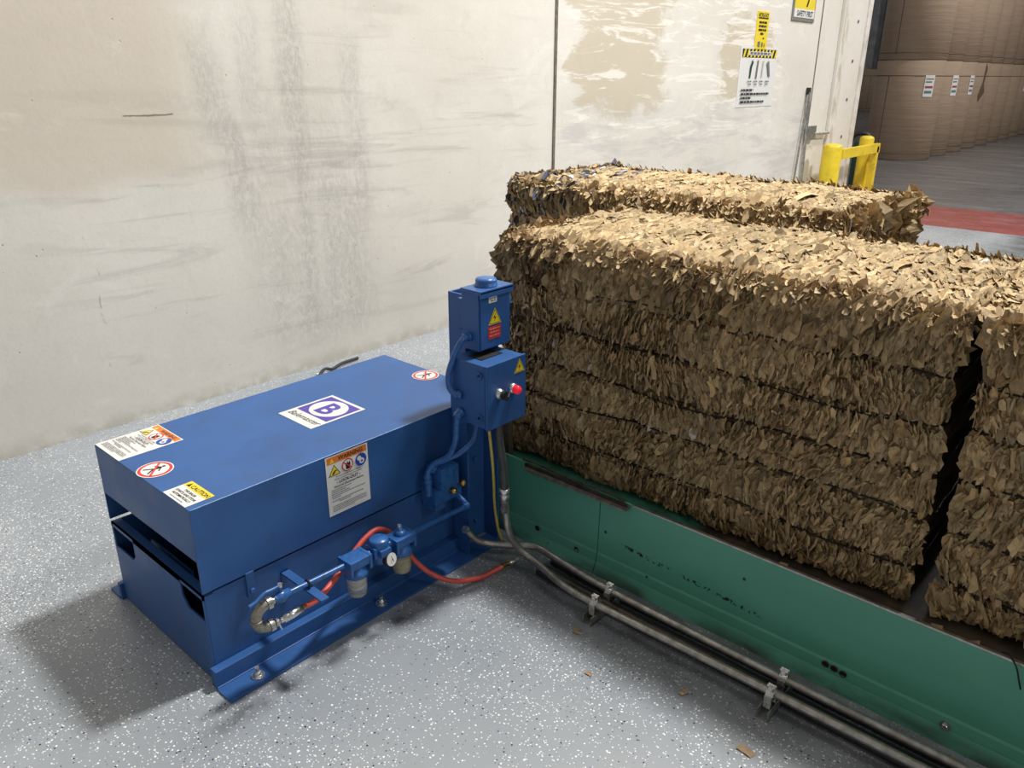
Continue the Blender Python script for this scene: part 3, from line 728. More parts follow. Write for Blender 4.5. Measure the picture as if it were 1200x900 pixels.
for x, z, r, lab in ((1.790, .014, .0135, 'black hose in the shadow under the dark open-ended pipe'), (1.762, .013, .0125, 'black hose lying under the conduit nearest the camera'), (1.840, .013, .0125, 'black hose squeezed against the foot of the green conveyor')):
    q = MB(); q.tube(smooth_path([(x + .012, 1.47, z), (x, 1.2, z), (x + .004, .8, z), (x - .003, .4, z), (x, -.6, z)], 6), r, 'black_rubber', 12)
    tag(q.build('black_hose'), lab, 'hose')
q = MB(); q.tube(smooth_path([(1.628, 1.56, .577), (1.650, 1.570, .48), (1.675, 1.585, .38), (1.695, 1.600, .27), (1.715, 1.612, .20), (1.750, 1.630, .11), (1.800, 1.650, .030), (1.835, 1.640, .006), (1.860, 1.60, .006)], 8), .0048, 'yellow_wire', 10)
tag(q.build('yellow_cable'), 'thin yellow cable hanging from the control box to the floor', 'cable')

def clampset(y, lab):
    t = thing('pipe_support', lab, 'pipe clamp', (1.75, y, 0), 'strut supports under the steel conduits')
    mb = MB(); hw = .0165
    mb.box((1.672, y - hw, .0), (1.85, y + hw, .003), 'steel'); mb.box((1.672, y - hw, .0), (1.85, y - hw + .003, .030), 'steel'); mb.box((1.672, y + hw - .003, .0), (1.85, y + hw, .030), 'steel')
    mb.build('strut_channel', t)
    for cx, cz in ((1.7135, .058), (1.7925, .060)):
        s = MB(); s.torus((cx, y, cz), (0, 1, 0), .0135, .0022, 'bright_steel')
        for k in range(-3, 4): s.torus((cx, y + k * .003, cz), (0, 1, 0), .0138, .0018, 'bright_steel', n=18)
        s.box((cx - .020, y - .010, cz - .034), (cx - .0135, y + .010, cz + .004), 'bright_steel', .001)
        s.box((cx + .0135, y - .010, cz - .034), (cx + .020, y + .010, cz + .004), 'bright_steel', .001)
        s.box((cx + .004, y - .011, cz + .010), (cx + .010, y + .011, cz + .030), 'bright_steel', .001, Matrix.Rotation(-.5, 3, 'Y'))
        s.box((cx - .004, y - .011, cz + .010), (cx + .001, y + .011, cz + .030), 'bright_steel', .001, Matrix.Rotation(-.5, 3, 'Y'))
        s.hexnut((cx - .006, y, cz + .022), (-1, 0, .5), .007, .008, 'bright_steel'); s.cyl((cx - .006, y, cz + .02), (cx + .02, y, cz + .012), .003, 'steel', 8)
        s.build('clamp', t)
clampset(1.185, 'galvanised pipe support across the conduits, the one nearer the blue housing')
clampset(.603, 'galvanised pipe support across the conduits, the one nearer the camera')

# ------------------------------------------------------------------ green conveyor
cv = thing('conveyor_bed', 'green steel conveyor bed carrying the big cardboard bales', 'conveyor', (2.4, .2, 0))
def face_plate(y0, y1):
    mb = MB(); prof = [(1.902, 0), (1.920, .040), (1.924, .070), (1.927, .078), (1.932, .303), (1.940, .303), (1.940, 0)]
    n = len(prof); V = [(a, y0, b) for a, b in prof] + [(a, y1, b) for a, b in prof]
    F = [list(range(n)), [i + n for i in range(n)][::-1]] + [[i, i + n, (i + 1) % n + n, (i + 1) % n] for i in range(n)]
    mb.addm(V, F, 'green'); return mb
face_plate(1.337, 1.93).build('side_plate', cv)
face_plate(-1.6, 1.3335).build('side_plate', cv)
mb = MB(); mb.box((1.936, -1.6, .0), (2.93, 1.925, .268), 'bed'); mb.box((1.94, 1.92, 0), (2.93, 1.93, .30), 'green'); mb.build('deck', cv)
mb = MB(); mb.box((1.930, -1.6, .300), (1.940, 1.21, .3065), 'steel', .001); mb.build('lip_edge', cv)['label'] = 'rubbed bare steel edge'
mb = MB(); mb.box((1.898, 1.215, .291), (1.950, 1.650, .297), 'cast', .001); mb.box((1.916, 1.222, .295), (1.923, 1.66, .307), 'dark_steel', .001)
mb.tube(smooth_path([(1.93, 1.68, .312), (1.932, 1.60, .313), (1.928, 1.45, .311), (1.934, 1.3, .313), (1.93, 1.24, .310)], 5), .004, 'dark_steel', 8); mb.build('wear_bar', cv)['label'] = 'dark bare steel bar bolted along the top edge'
for (y, z) in ((.226, .048),):
    mb = MB(); mb.cyl((1.921, y, z), (1.917, y, z), .013, 'steel', 16); mb.hexnut((1.918, y, z), (-1, 0, 0), .009, .008, 'bright_steel'); mb.build('bolt', cv)
for (y, z) in ((1.60, .062), (.54, .062), (.515, .060), (.49, .056), (1.42, .05)):
    mb = MB(); mb.torus((1.922, y, z), (1, 0, 0), .009, .0022, 'dark_steel', n=16); mb.cyl((1.9235, y, z), (1.9215, y, z), .008, 'black', 14); mb.build('bolt_hole', cv)
mb = MB(); mb.box((1.975, 1.790, .268), (2.00, 1.895, .47), 'wood_plate', .002); mb.build('end_stop', cv)
# loose wire hooked over the lip
q = MB(); q.tube(smooth_path([(1.955, .155, .300), (1.938, .140, .312), (1.920, .118, .300), (1.914, .105, .27), (1.920, .098, .245)], 6), .002, 'bale_wire', 8)
tag(q.build('wire_offcut'), 'short bent black wire hooked over the green conveyor lip', 'wire')

# ------------------------------------------------------------------ cardboard bales
def make_flakes(rng, P, Nn, T, L, Wd, tilt, curl, colr):
    """P centre, Nn outward normal, T long axis: arrays (n,3). returns verts, faces, colours"""
    n = len(P); nu, nv = 3, 4
    B = np.cross(Nn, T); B /= np.linalg.norm(B, axis=1)[:, None]
    ct, st = np.cos(tilt)[:, None], np.sin(tilt)[:, None]
    B2 = B * ct + Nn * st; N2 = Nn * ct - B * st
    vs = np.zeros((n, nu * nv, 3)); k = 0
    ph = rng.uniform(0, 6.28, n)
    for j in range(nv):
        tv = (j / (nv - 1) - .5)
        for i in range(nu):
            tu = (i / (nu - 1) - .5)
            off = curl * (tu * tu * 1.2 + np.sin(ph + tv * 4.0) * .35) * Wd + rng.normal(0, .05, n) * Wd
            wv = Wd * (1 - (.25 + .25 * rng.random(n)) * (abs(tv) > .4))
            vs[:, k] = P + T * (L * tv + rng.normal(0, .04, n) * L - (i == 1) * 0 + (i != 1) * -np.sign(tv) * (abs(tv) > .4) * L * .06)[:, None] + B2 * (wv * tu + np.sin(tv * 5 + ph) * Wd * .12 + rng.normal(0, .07, n) * Wd)[:, None] + N2 * off[:, None]
            k += 1
    f = []
    for j in range(nv - 1):
        for i in range(nu - 1):
            a = j * nu + i; f.append([a, a + 1, a + nu + 1, a + nu])
    f = np.array(f); F = (f[None] + (np.arange(n) * nu * nv)[:, None, None]).reshape(-1, 4)
    C = np.repeat(colr, nu * nv, axis=0)
    return vs.reshape(-1, 3), F, C

def fnoise(p, s, o=0.0):
    return (np.sin(p[:, 0] * s * 1.3 + o) + np.sin(p[:, 1] * s * 1.7 + 1.3 * o + np.sin(p[:, 2] * s) * 1.4) + np.sin(p[:, 2] * s * 2.1 + 2.1 * o + np.sin(p[:, 1] * s * 1.1) * 1.2)) / 3

def make_bale(label, x0, x1, y0, y1, z0, z1, wires, seed, dens=1.0, size=1.0, faces='-x+z-y+y', litter=False, r=.045, rims=(0, 1), bridge=None):
    t = thing('cardboard_bale', label, 'bale', ((x0 + x1) / 2, (y0 + y1) / 2, z0))
    rng = np.random.default_rng(seed)
    lo_ = np.array([x0 + r, y0 + r, z0 + r]); hi_ = np.array([x1 - r, y1 - r, z1 - r])
    W = sorted([z0] + list(wires)); 
    def bulge(z):
        zs = np.array([z0 - .02] + sorted(wires) + [z1 + .12]); d = np.zeros_like(z)
        for a, b in zip(zs[:-1], zs[1:]):
            m = (z >= a) & (z < b); u = (z[m] - a) / (b - a); d[m] = np.sin(np.clip(u, 0, 1) * PI) ** .6 * (1 - .38 * np.exp(-((u - .5) / .10) ** 2) * (b < z1))
        return d
    def surf(q):
        c = np.clip(q, lo_, hi_); n = q - c; n /= np.maximum(np.linalg.norm(n, axis=1), 1e-6)[:, None]
        p = c + n * r
        side = 1 - np.abs(n[:, 2])
        d = side * (bulge(p[:, 2]) * .034 - .024) + fnoise(p, 9, seed) * .010 + fnoise(p, 27, seed + 2) * .006
        return p + n * d[:, None], n, side
    VS, FS, CS = [], [], []; base = 0
    A = {'-x': (y1 - y0) * (z1 - z0), '+x': (y1 - y0) * (z1 - z0), '-y': (x1 - x0) * (z1 - z0), '+y': (x1 - x0) * (z1 - z0), '+z': (x1 - x0) * (y1 - y0)}
    fs = [faces[i:i + 2] for i in range(0, len(faces), 2)]
    for fc in fs:
        top_ = fc == '+z'
        for rep in range(2):
            n = int(A[fc] * dens * (18000 if not top_ else 15000) / size ** 2 * (.62, .38)[rep])
            q = np.stack([rng.uniform(x0, x1, n), rng.uniform(y0, y1, n), rng.uniform(z0 + .005, z1, n)], 1)
            ax, val = {'-x': (0, x0), '+x': (0, x1), '-y': (1, y0), '+y': (1, y1), '+z': (2, z1)}[fc]
            q[:, ax] = val
            p, nn, side = surf(q)
            if top_:
                T = np.tile([1., .05, 0.], (n, 1)) + rng.normal(0, .15, (n, 3)) * [1, 1, .15]
                L = np.clip(rng.gamma(4, .015, n), 0, .13) * size + .018; Wd = np.clip(rng.gamma(5, .0027, n), 0, .024) * size + .006
                tilt = rng.normal(.52, .15, n); curl = rng.normal(0, .3, n); p = p - nn * (np.abs(np.sin(tilt)) * Wd * .42)[:, None]
            else:
                T = np.tile([0., 0., 1.], (n, 1)) + rng.normal(0, .17, (n, 3))
                sl = fnoise(p, 6, seed + 5) * .55
                if fc in ('-x', '+x'): T[:, 1] += sl
                else: T[:, 0] += sl
                dn = z1 - p[:, 2]
                big = (p[:, 2] > max(wires)) * 1.0
                L = (np.clip(rng.gamma(5, .0060, n), 0, .055) + .012) * (1 + .55 * big) * size; Wd = (np.clip(rng.gamma(4, .0024, n), 0, .018) + .007) * (1 + .6 * big) * size
                tilt = (.74 + rng.normal(0, .22, n)) * np.where(fnoise(p, 7, seed + 9) > -.25, 1, -1); curl = rng.normal(0, .6, n)
                p = p - nn * (np.abs(np.sin(tilt)) * Wd * .42)[:, None]
                if fc in ('-y', '+y'): L *= 1.1; Wd *= 1.35; curl *= 1.6
            if not top_:
                wd_ = np.min(np.abs(p[:, 2][:, None] - np.array(wires)[None]), 1)
                near = wd_ < .022; p = p - nn * (near * .014)[:, None]; L = np.where(near, L * .7, L); tilt = np.where(near, tilt * .6, tilt)
            if rep == 1:
                k = rng.random(n) < .12
                p = p + nn * (np.minimum(rng.exponential(.0035, n), .012) * (1 if top_ else .8))[:, None]
                tilt = np.where(k, tilt + rng.normal(0, .35, n), tilt); L = np.where(k, L * 1.15, L); Wd = np.where(k, Wd * 1.5, Wd)
            else: p = p - nn * .004
            # orthogonalise
            T = T - nn * np.sum(T * nn, 1)[:, None]; T /= np.maximum(np.linalg.norm(T, axis=1), 1e-5)[:, None]
            # some pieces near the rim stick out past the edge
            tone = np.clip(rng.normal(.88, .20, n), .35, 1.35) * (1 + .15 * fnoise(p, 5, seed + 3))
            c = np.array([.53, .385, .208])[None] * tone[:, None]
            warm = rng.random(n); c[warm < .10] *= [1.0, .93, .86]; c[warm > .9] *= [.95, 1.0, 1.12]
            if top_: c *= [1.13, 1.16, 1.19]  # top flakes tinted lighter, painting in the light from above
            wh = rng.random(n) < .0025; c[wh] = [.72, .70, .66]
            if litter:
                k = (p[:, 1] > y1 - .42) & (rng.random(n) < .22); m2 = k & (rng.random(n) < .5)
                c[k] = [.035, .04, .05]; c[m2] = [.10, .12, .22]; m3 = k & (rng.random(n) < .18); c[m3] = [.6, .62, .65]
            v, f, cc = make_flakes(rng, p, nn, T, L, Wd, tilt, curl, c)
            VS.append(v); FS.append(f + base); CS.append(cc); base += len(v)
    # ragged rim flakes along the visible top edges
    n = int(650 * dens * (y1 - y0)); q = np.stack([np.full(n, x0) + rng.uniform(-.01, .06, n), rng.uniform(y0, y1, n), np.full(n, z1)], 1)
    e2 = int(350 * dens) if rims else 0; qe = np.stack([rng.uniform(x0, x1, e2), rng.choice([y1 - .01] if faces == '-x+z+y' else [y0 + .01, y1 - .01], e2) , np.full(e2, z1)], 1); q = np.concatenate([q, qe]); n = len(q)
    p, nn, side = surf(q); T = rng.normal(0, 1, (n, 3)) * [1, .6, .3]; T[:, 0] -= .3
    T = T - nn * np.sum(T * nn, 1)[:, None] * .8; T /= np.linalg.norm(T, axis=1)[:, None]
    c = np.array([.52, .375, .215])[None] * np.clip(rng.normal(1, .2, n), .4, 1.4)[:, None]
    v, f, cc = make_flakes(rng, p, nn, T, np.clip(rng.gamma(5, .0075, n), 0, .07) * size + .01, np.clip(rng.gamma(5, .0035, n), 0, .03) * size + .005, rng.normal(0, .45, n), rng.normal(0, .8, n), c)
    VS.append(v); FS.append(f + base); CS.append(cc); base += len(v)
    if bridge:      # torn board bridging the narrow gap between the two bale tops
        n = 420; p = np.stack([rng.uniform(x0 + .03, x1, n), rng.uniform(*bridge, n), z1 - .012 + rng.uniform(-.012, .008, n)], 1)
        nn = np.tile([0., 0., 1.], (n, 1)); T = np.tile([1., .2, 0.], (n, 1)) + rng.normal(0, .4, (n, 3)) * [1, 1, .1]; T /= np.linalg.norm(T, axis=1)[:, None]
        c = np.array([.56, .42, .24])[None] * np.clip(rng.normal(.95, .2, n), .4, 1.3)[:, None]
        v, f, cc = make_flakes(rng, p, nn, T, rng.uniform(.03, .09, n), rng.uniform(.015, .035, n), rng.normal(.2, .25, n), rng.normal(0, .5, n), c)
        VS.append(v); FS.append(f + base); CS.append(cc); base += len(v)
    # packed core, coloured dark to paint shade into the gaps between flakes
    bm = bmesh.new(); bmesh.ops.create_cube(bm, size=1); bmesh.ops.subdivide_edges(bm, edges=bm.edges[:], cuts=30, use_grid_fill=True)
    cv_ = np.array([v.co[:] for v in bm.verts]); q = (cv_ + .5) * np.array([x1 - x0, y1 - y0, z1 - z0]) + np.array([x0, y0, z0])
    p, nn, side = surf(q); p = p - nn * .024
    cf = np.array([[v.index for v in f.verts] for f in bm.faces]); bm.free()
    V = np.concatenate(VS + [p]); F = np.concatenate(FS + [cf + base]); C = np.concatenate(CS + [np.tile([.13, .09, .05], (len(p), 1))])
    nflake = sum(len(f) for f in FS)
    V = V - np.array(t['_o'])
    V[:, 2] = np.maximum(V[:, 2], 0.0015)
    me = bpy.data.meshes.new('compressed_cardboard')
    me.vertices.add(len(V)); me.vertices.foreach_set('co', V.astype(np.float32).ravel())
    me.loops.add(len(F) * 4); me.loops.foreach_set('vertex_index', F.astype(np.int32).ravel())
    me.polygons.add(len(F)); me.polygons.foreach_set('loop_start', (np.arange(len(F)) * 4).astype(np.int32)); 
    me.update(calc_edges=True); me.validate()
    ca = me.color_attributes.new('Col', 'FLOAT_COLOR', 'POINT')
    ca.data.foreach_set('color', np.concatenate([C, np.ones((len(C), 1))], 1).astype(np.float32).ravel())
    me.materials.append(M['paper'])
    sm = np.zeros(len(me.polygons), bool); me.polygons.foreach_set('use_smooth', sm)
    o = bpy.data.objects.new('compressed_cardboard', me); COL.objects.link(o); o.parent = t; o['_o'] = t['_o']
    # wires
    for wz in wires:
        loop = []
        step = .03
        ys = np.arange(y0 + .04, y1 - .04, step); xs = np.arange(x0 + .04, x1 - .04, step)
        for y in ys: loop.append((x0, y))
        loop.append((x0, y1 - .02)); loop.append((x0 + .02, y1))
        for x in xs: loop.append((x, y1))
        loop.append((x1, y1 - .02))
        for y in ys[::-1]: loop.append((x1, y))
        loop.append((x1 - .02, y0))
        for x in xs[::-1]: loop.append((x, y0))
        loop.append((x0, y0 + .02))
        q = np.array([(a, b, wz + .006 * math.sin(b * 9 + wz * 30) + .008 * math.sin(b * 3.1 + wz * 11)) for a, b in loop])
        p, nn, side = surf(q); p = p + nn * .0075
        mb = MB(); P = [tuple(v) for v in p]; mb.tube(P + [P[0]], .0028, 'bale_wire', 6, False); mb.build('baling_wire', t)
    return t

WZ = [.385, .535, .655, .790, .925]
make_bale('largest cardboard bale on the green conveyor, directly beside the blue control boxes', 2.035, 2.86, .388, 1.885, .270, 1.075, WZ, 3, 1.0, 1.0, '-x+z+y')
make_bale('cardboard bale cut off at the right, end to end with the largest bale', 2.035, 2.86, -1.15, .357, .270, 1.080, [.375, .52, .66, .80, .93], 11, .95, 1.08, '-x+z', r=.05, rims=(), bridge=(.34, .40))
make_bale('rear cardboard bale with dark plastic litter on one end, near the concrete wall', 2.97, 3.86, 1.035, 2.69, 0, 1.115, [.15, .32, .5, .66, .82, .96], 23, .72, 1.1, '-x+z-y+y', litter=True)

# loose plastic bits standing out of the rear bale top
for i, (x, y, z, c, lab) in enumerate(((3.15, 2.58, 1.125, 'black_rubber', 'black plastic scrap curled up on the rear bale, at its far corner'), (3.30, 2.45, 1.128, 'black_rubber', 'black plastic scrap on the rear bale, between crumpled white paper and board'), (3.12, 2.44, 1.125, 'white_scrap', 'crumpled white paper scrap on the rear bale end'))):
    rr = random.Random(i + 3); mb = MB(); V = []; F = []
    for a in range(5):
        for b in range(4):
            V.append((x + (a - 2) * .018 + rr.uniform(-.006, .006), y + (b - 1.5) * .018 + rr.uniform(-.006, .006), z + rr.uniform(0, .028)))
    for a in range(4):
        for b in range(3): F.append([a * 4 + b, a * 4 + b + 1, a * 4 + b + 5, a * 4 + b + 4])
    mb.addm(V, F, c); tag(mb.build('paper_scrap' if c == 'white_scrap' else 'plastic_scrap'), lab, 'scrap')

def scrap(x, y, z, s, m, lab, seed, grp=None, el=1.6):
    rr = random.Random(seed); mb = MB(); a0 = rr.uniform(0, 6.28); V = []; F = []
    for a in range(4):
        for b in range(3):
            u = (a - 1.5) * s * el / 3 + rr.uniform(-1, 1) * s * .1; v = (b - 1) * s / 2 + rr.uniform(-1, 1) * s * .12
            V.append((x + u * math.cos(a0) - v * math.sin(a0), y + u * math.sin(a0) + v * math.cos(a0), z + .001 + abs(rr.gauss(0, s * .12)) + s * .1 * (a % 2)))
    for a in range(3):
        for b in range(2): F.append([a * 3 + b, a * 3 + b + 1, a * 3 + b + 4, a * 3 + b + 3])
    mb.addm(V, F, m); V2 = [(p[0], p[1], p[2] - .0008) for p in V]; mb.addm(V2, [f[::-1] for f in F], m)
    return tag(mb.build('cardboard_scrap'), lab, 'scrap', grp)
scrap(1.625, 1.187, 0, .018, 'scrap', 'small brown scrap on the floor beside the farther pipe support', 1)
scrap(1.616, .809, 0, .016, 'scrap', 'small brown scrap on the floor halfway between the two pipe supports', 2)
scrap(1.500, 1.047, 0, .012, 'scrap', 'tiny brown scrap on the open speckled floor, farthest from the conduits', 3)
scrap(1.545, .585, 0, .020, 'scrap', 'brown scrap on the floor near the nearer pipe support', 4, el=2.2)
for i, (y, x) in enumerate(((.22, 1.975), (.165, 1.965), (.30, 1.985), (.62, 1.97), (.72, 1.98), (.05, 1.975), (.95, 1.972))):
    scrap(x, y, .268, .026, 'scrap', 'torn brown scrap lying on the dark conveyor ledge below the bales', 30 + i, 'scraps on the conveyor ledge')
# debris at the foot of the wall
scrap(2.43, 3.62, 0, .05, 'white_scrap', 'crumpled white scrap on the floor at the foot of the concrete wall', 61)
q = MB(); q.tube(smooth_path([(2.38, 3.60, .012), (2.44, 3.63, .03), (2.50, 3.64, .012), (2.58, 3.66, .02), (2.72, 3.69, .010)], 5), .009, 'black_rubber', 8)
tag(q.build('strap_offcut'), 'black strap offcut on the floor by the wall beside a white scrap', 'strap')

# ------------------------------------------------------------------ signs on the wall
WY = 3.768
sg = thing('caution_sign', 'narrow yellow caution sign on the wall above the white poster', 'sign', (7.74, WY, 1.84))
mb = MB(); mb.box((7.60, WY - .006, 1.835), (7.845, WY, 2.165), 'yellow', .002); mb.build('panel', sg)
d = Decal(.001); W_, H_ = .245, .33
d.rect(.02, H_ * .80, W_ - .02, H_ * .95, 'black'); d.text('CAUTION', W_ / 2, H_ * .835, .048, 'yellow', .02)
for k, s_ in enumerate(('USE HAND', 'PROTECTION', 'WHEN', 'HANDLING')): d.microtext(W_ * (.18 if k < 3 else .36), W_ * (.82 if k < 3 else .64), H_ * (.68 - k * .10), .018, 'black', 50 + k, 1)
d.microtext(W_ * .60, W_ * .70, H_ * .27, .014, 'black', 71, 1)
d.rect(W_ * .22, H_ * .06, W_ * .42, H_ * .20, 'grey_ink'); d.rect(W_ * .55, H_ * .06, W_ * .62, H_ * .18, 'black'); d.rect(W_ * .74, H_ * .06, W_ * .78, H_ * .16, 'black')
d.build('print', sg, (7.60, WY - .006, 1.835), (1, 0, 0), (0, 0, 1), (0, -1, 0), .001)
sg = thing('safety_poster', 'white laminated poster with yellow and black striped header on the wall', 'poster', (7.74, WY, 1.33))
mb = MB(); mb.box((7.345, WY - .004, 1.315), (8.115, WY, 1.855), 'white', .001); mb.build('sheet', sg)
d = Decal(.001); W_, H_ = .77, .54
d.rect(.03, H_ * .82, W_ - .03, H_ * .96, 'black')
for k in range(10):
    a = .04 + k * .073; d.poly([(a, H_ * .825), (a + .034, H_ * .825), (a + .064, H_ * .955), (a + .03, H_ * .955)], 'yellow', 2)
d.layer = 3; d.rect(.16, H_ * .86, W_ - .14, H_ * .92, 'white'); d.microtext(.18, W_ - .16, H_ * .87, .022, 'grey_ink', 81, 1)
d.poly([(.20, .26), (.23, .26), (.245, .36), (.27, .40), (.24, .425), (.205, .36)], 'dark_green'); d.poly([(.33, .255), (.36, .255), (.375, .42), (.35, .425)], 'grey_ink'); d.poly([(.45, .27), (.47, .27), (.49, .42), (.465, .42)], 'pale_grey')
d.poly([(.60, .28), (.64, .27), (.59, .42), (.545, .40)], 'grey_ink')
M['pale_grey'] = surface('pale_grey_ink', (.5, .5, .5), .5, 0, .1, 30, 0)
for k in range(4): d.microtext(.17 + k * .125, .25 + k * .125, .225, .012, 'grey_ink', 90 + k, 1); d.microtext(.19 + k * .12, .25 + k * .12, .20, .010, 'grey_ink', 95 + k, 1)
for k, f in enumerate((.38, .92, .34, .78)): d.microtext(.06, W_ - .06, .145 - k * .036, .018, 'black', 100 + k, f)
d.build('print', sg, (7.345, WY - .004, 1.315), (1, 0, 0), (0, 0, 1), (0, -1, 0), .001)
sg = thing('safety_sign', 'yellow and black SAFETY FIRST sign high on the wall near the doorway', 'sign', (8.62, WY, 2.12))
mb = MB(); mb.box((8.335, WY - .012, 2.115), (8.875, WY, 2.60), 'dark_steel', .003); mb.build('frame', sg)
M['frame_grey'] = surface('grey_frame', (.20, .19, .17), .5)
sg.children[0].data.materials[0] = M['frame_grey']
d = Decal(.001); d.rect(.03, .035, .52, .47, 'yellow'); d.rect(.03, .035, .52, .115, 'white'); d.text('SAFETY FIRST', .29, .048, .072, 'black', .02, 0, 'CENTER', .9)
d.poly([(.30, .14), (.33, .14), (.47, .42), (.43, .42)], 'black'); d.poly([(.20, .30), (.27, .30), (.255, .22), (.23, .20)], 'black'); d.line((.24, .30), (.26, .46), .025, 'black')
d.build('print', sg, (8.335, WY - .012, 2.115), (1, 0, 0), (0, 0, 1), (0, -1, 0), .001)

# door rod and latch on the wall
lr = thing('latch_rod', 'thin grey steel rods and latch bracket on the wall left of the doorway', 'latch', (9.1, WY, .3))
mb = MB(); mb.tube([(8.955, WY - .026, 1.43), (9.02, WY - .026, 1.0), (9.06, WY - .026, .3), (9.06, WY - .026, 0)], .018, 'steel', 8); mb.build('rod', lr)
mb = MB(); mb.tube([(8.945, WY - .026, 1.43), (8.86, WY - .026, .6), (8.80, WY - .026, .0)], .012, 'steel', 8); mb.build('rod', lr)
mb = MB(); mb.box((9.03, WY - .05, .93), (9.24, WY - .003, 1.08), 'steel', .01); mb.build('bracket', lr)
mb = MB(); mb.tube([(9.20, WY - .04, .99), (9.60, WY - .045, .985)], .018, 'bright_steel', 8); mb.build('cross_bar', lr)
mb = MB(); mb.box((8.93, WY - .035, 1.41), (8.985, WY - .003, 1.48), 'black_rubber', .005); mb.build('end_cap', lr)

# yellow guard around the wall end
gd_ = thing('bollard_guard', 'yellow bollard guard wrapped around the end of the wall', 'bollard', (9.9, 3.5, 0))
def bollard(x, y, r, h):
    mb = MB(); mb.lathe((x, y, 0), [(r, 0), (r, h - .03), (r * .93, h - .01), (r * .6, h + .005), (.001, h + .01)], 'safety_yellow'); mb.build('bollard_post', gd_)
bollard(9.27, 3.52, .105, .885)
bollard(10.62, 3.62, .085, .90)
mb = MB()
mb.box((9.40, 3.49, 0), (9.47, 3.56, .86), 'safety_yellow', .005); mb.box((9.40, 3.44, .72), (10.60, 3.49, .83), 'safety_yellow', .005); mb.box((10.50, 3.44, .08), (10.57, 3.51, .80), 'safety_yellow', .005)
mb.box((9.47, 3.46, .08), (10.50, 3.49, .17), 'safety_yellow', .005)
mb.build('guard_rail', gd_)
q = thing('scrubber_tank', 'dark green tank with black hoop handle behind the yellow bollard guard', 'equipment', (12.0, 4.16, 0))
mb = MB(); mb.lathe((12.0, 4.16, 0), [(.09, 0), (.10, .05), (.10, .66), (.085, .73), (.05, .75), (.001, .75)], 'dark_green'); mb.build('tank', q)
mb = MB(); mb.torus((12.0, 4.17, .71), (1, .2, 0), .14, .028, 'black_rubber', 0, PI, 20, (-.2, 1, 0)); mb.build('handle', q)

# ------------------------------------------------------------------ paper reels beyond the doorway
RR = .63
def reel_proto(label):
    t = thing('paper_reel', label, 'paper reel', (0, 0, 0), 'kraft paper reels stacked beyond the doorway')
    mb = MB(); mb.lathe((0, 0, 0), [(.05, 0), (RR - .015, 0), (RR, .015), (RR, 1.880), (RR - .015, 1.895), (.05, 1.895)], 'reel', (0, 0, 1), 56); mb.build('wrapped_roll', t)
    for z in (.12, 1.60):
        mb = MB(); mb.tube_prof(Vector((0, 0, z)), Vector((0, 0, 1)), [(RR + .0015, 0), (RR + .004, .003), (RR + .004, .012), (RR + .0015, .016)], 'reel_line', 56); mb.build('wrap_edge', t)
    mb = MB(); mb.box((-RR - .003, -.006, .10), (-RR + .004, .006, 1.60), 'reel_line'); mb.build('seam_edge', t)
    return t
def dup(root, loc, rz, label):
    r = root.copy(); COL.objects.link(r); r.location = loc; r.rotation_euler = (0, 0, rz); r['label'] = label
    for ch in list(root.children):
        c = ch.copy(); COL.objects.link(c); c.parent = r
    return r
proto = reel_proto('')
first = True
ordn = ['nearest', 'second', 'third', 'fourth', 'fifth', 'sixth', 'seventh', 'eighth', 'ninth']
def reel_label(x, y, az_, hz, tgt_az, s=1.0):
    """white shipping label curved onto the wrap; az_ = direction of its centre from the reel axis"""
    mb = MB(); N = 6; half = .105 / RR * s
    def strip(a0, a1, z0, z1, m, k):
        V = []; F = []
        for i in range(N + 1):
            a = az_ + a0 + (a1 - a0) * i / N
            for z in (z0, z1): V.append((x + (RR + .006 + k * .002) * math.cos(a), y + (RR + .006 + k * .002) * math.sin(a), z))
        for i in range(N): F.append([2 * i, 2 * i + 2, 2 * i + 3, 2 * i + 1])
        mb.addm(V, F, m)
    h = .40 * s
    strip(-half, half, hz, hz + h, 'white', 0)
    strip(-half * .8, half * .8, hz + h * .40, hz + h * .50, 'dull_red', 1)
    strip(-half * .8, half * .7, hz + h * .16, hz + h * .28, 'dull_blue', 1)
    strip(-half * .8, half * .5, hz + h * .66, hz + h * .72, 'grey_ink', 1); strip(-half * .8, half * .8, hz + h * .80, hz + h * .85, 'grey_ink', 1)
    return mb
for i in range(9):
    cx, cy = 18.24 + 1.32 * i, 5.58 + .035 * i
    for lv in range(2):
        where = 'lower' if lv == 0 else 'upper'
        lab = f'{where} brown kraft paper reel, {ordn[i]} stack in the row beyond the doorway'
        va = math.atan2(-cy, -cx)
        rz = R.uniform(-.4, .4) + (va - .75) - PI if i else va - .62 - PI + (0 if lv == 0 else .1)
        r_ = dup(proto, (cx, cy, lv * 1.90), rz, lab)
        if lv == 0 and i in (0, 1, 2, 7):
            off = {0: .64, 1: 1.03, 2: 1.16, 7: 1.1}[i]
            me = reel_label(0, 0, va + off - rz, 1.22, 0).build('shipping_label', None, (0, 0, 0))
            me.parent = r_; me.location = (0, 0, 0); me['label'] = 'white shipping label with red and blue bars'
        if lv == 0 and i == 3:
            mb = MB(); a = va + 1.0 - rz; V = [((RR + .01) * math.cos(a + p), (RR + .01) * math.sin(a + p), z) for p, z in ((0, 1.9), (.12, 1.75), (.06, 1.45), (.2, 1.25), (-.1, 1.05), (-.16, 1.2), (-.02, 1.5))]
            mb.addm(V, [list(range(len(V)))], 'reel_line'); me = mb.build('torn_patch', None, (0, 0, 0)); me.parent = r_; me.location = (0, 0, 0)
for ch in list(proto.children): bpy.data.objects.remove(ch)
bpy.data.objects.remove(proto)
fr = reel_proto('lone brown reel far in the dark, seen between the wall edge and the stacks'); fr.location = (42.2, 14.45, 0); del fr['group']
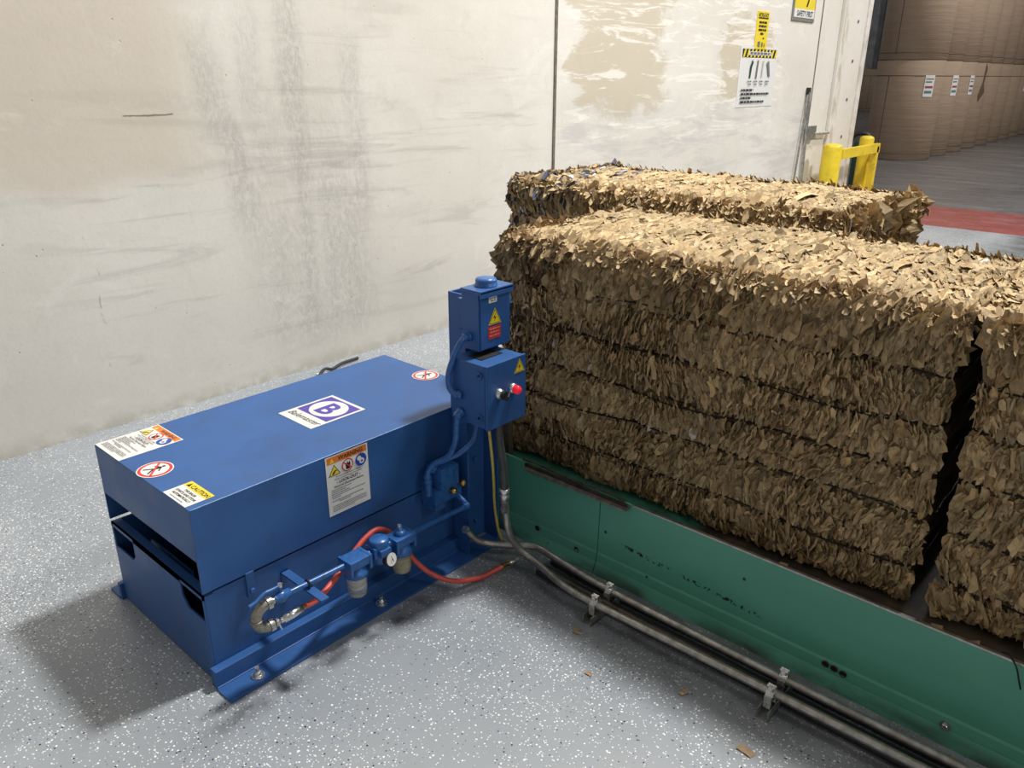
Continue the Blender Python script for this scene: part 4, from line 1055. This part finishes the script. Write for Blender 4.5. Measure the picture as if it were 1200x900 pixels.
mb = MB(); mb.box((43.0, 15.0, 0), (43.6, 17.5, 8), 'dark_wall', .02); mb.box((42.9, 14.2, 0), (43.0, 14.35, 8), 'frame_grey')
tag(mb.build('storage_rack'), 'tall dark rack at the far end of the warehouse', 'rack')

# ------------------------------------------------------------------ light
def area(name, loc, target, size, power, col=(1, .97, .92), sy=None):
    l = bpy.data.lights.new(name, 'AREA'); l.energy = power; l.color = col; l.size = size
    if sy: l.shape = 'RECTANGLE'; l.size_y = sy
    o = bpy.data.objects.new(name, l); COL.objects.link(o); o.location = loc
    d = Vector(target) - Vector(loc); o.rotation_euler = d.to_track_quat('-Z', 'Y').to_euler()
    return o
area('bay_light', (4.75, .95, 7.5), (1.6, 1.9, .3), .7, 680)
area('bay_light', (11.5, -2.5, 7.5), (6.5, 3.5, 1.2), .8, 560)
area('bay_light', (2.0, -7.5, 7.5), (2.5, 3.7, 1.2), .8, 110)  # unseen weak fill, added for ambient light towards the wall
area('bay_light', (19, .5, 8.5), (19, 6, 0), .8, 520)  # unseen lamp added to brighten the reels and far floor
wd = bpy.data.worlds.new('world'); SC.world = wd; wd.use_nodes = True
bg = wd.node_tree.nodes['Background']; bg.inputs[0].default_value = (1.0, .975, .94, 1); bg.inputs[1].default_value = .27

# ------------------------------------------------------------------ camera
f_px, th_, roll, yaw = 929.74, .37218, .004746, .732177
F_ = Vector((math.cos(yaw) * math.cos(th_), math.sin(yaw) * math.cos(th_), -math.sin(th_)))
R_ = Vector((math.sin(yaw), -math.cos(yaw), 0)); U_ = R_.cross(F_)
c_, s_ = math.cos(roll), math.sin(roll)
r2 = R_ * c_ + U_ * s_; u2 = -R_ * s_ + U_ * c_
cam = bpy.data.cameras.new('camera'); cam.sensor_width = 36; cam.lens = f_px / 1200 * 36; cam.clip_end = 200; cam.clip_start = .05
co = bpy.data.objects.new('camera', cam); COL.objects.link(co)
co.matrix_world = Matrix(((r2.x, u2.x, -F_.x, 0), (r2.y, u2.y, -F_.y, 0), (r2.z, u2.z, -F_.z, 1.6), (0, 0, 0, 1)))
SC.camera = co
for o in bpy.data.objects:
    if '_o' in o: del o['_o']
SC.view_settings.view_transform = 'Standard'
SC.view_settings.look = 'None'
SC.view_settings.exposure = 0
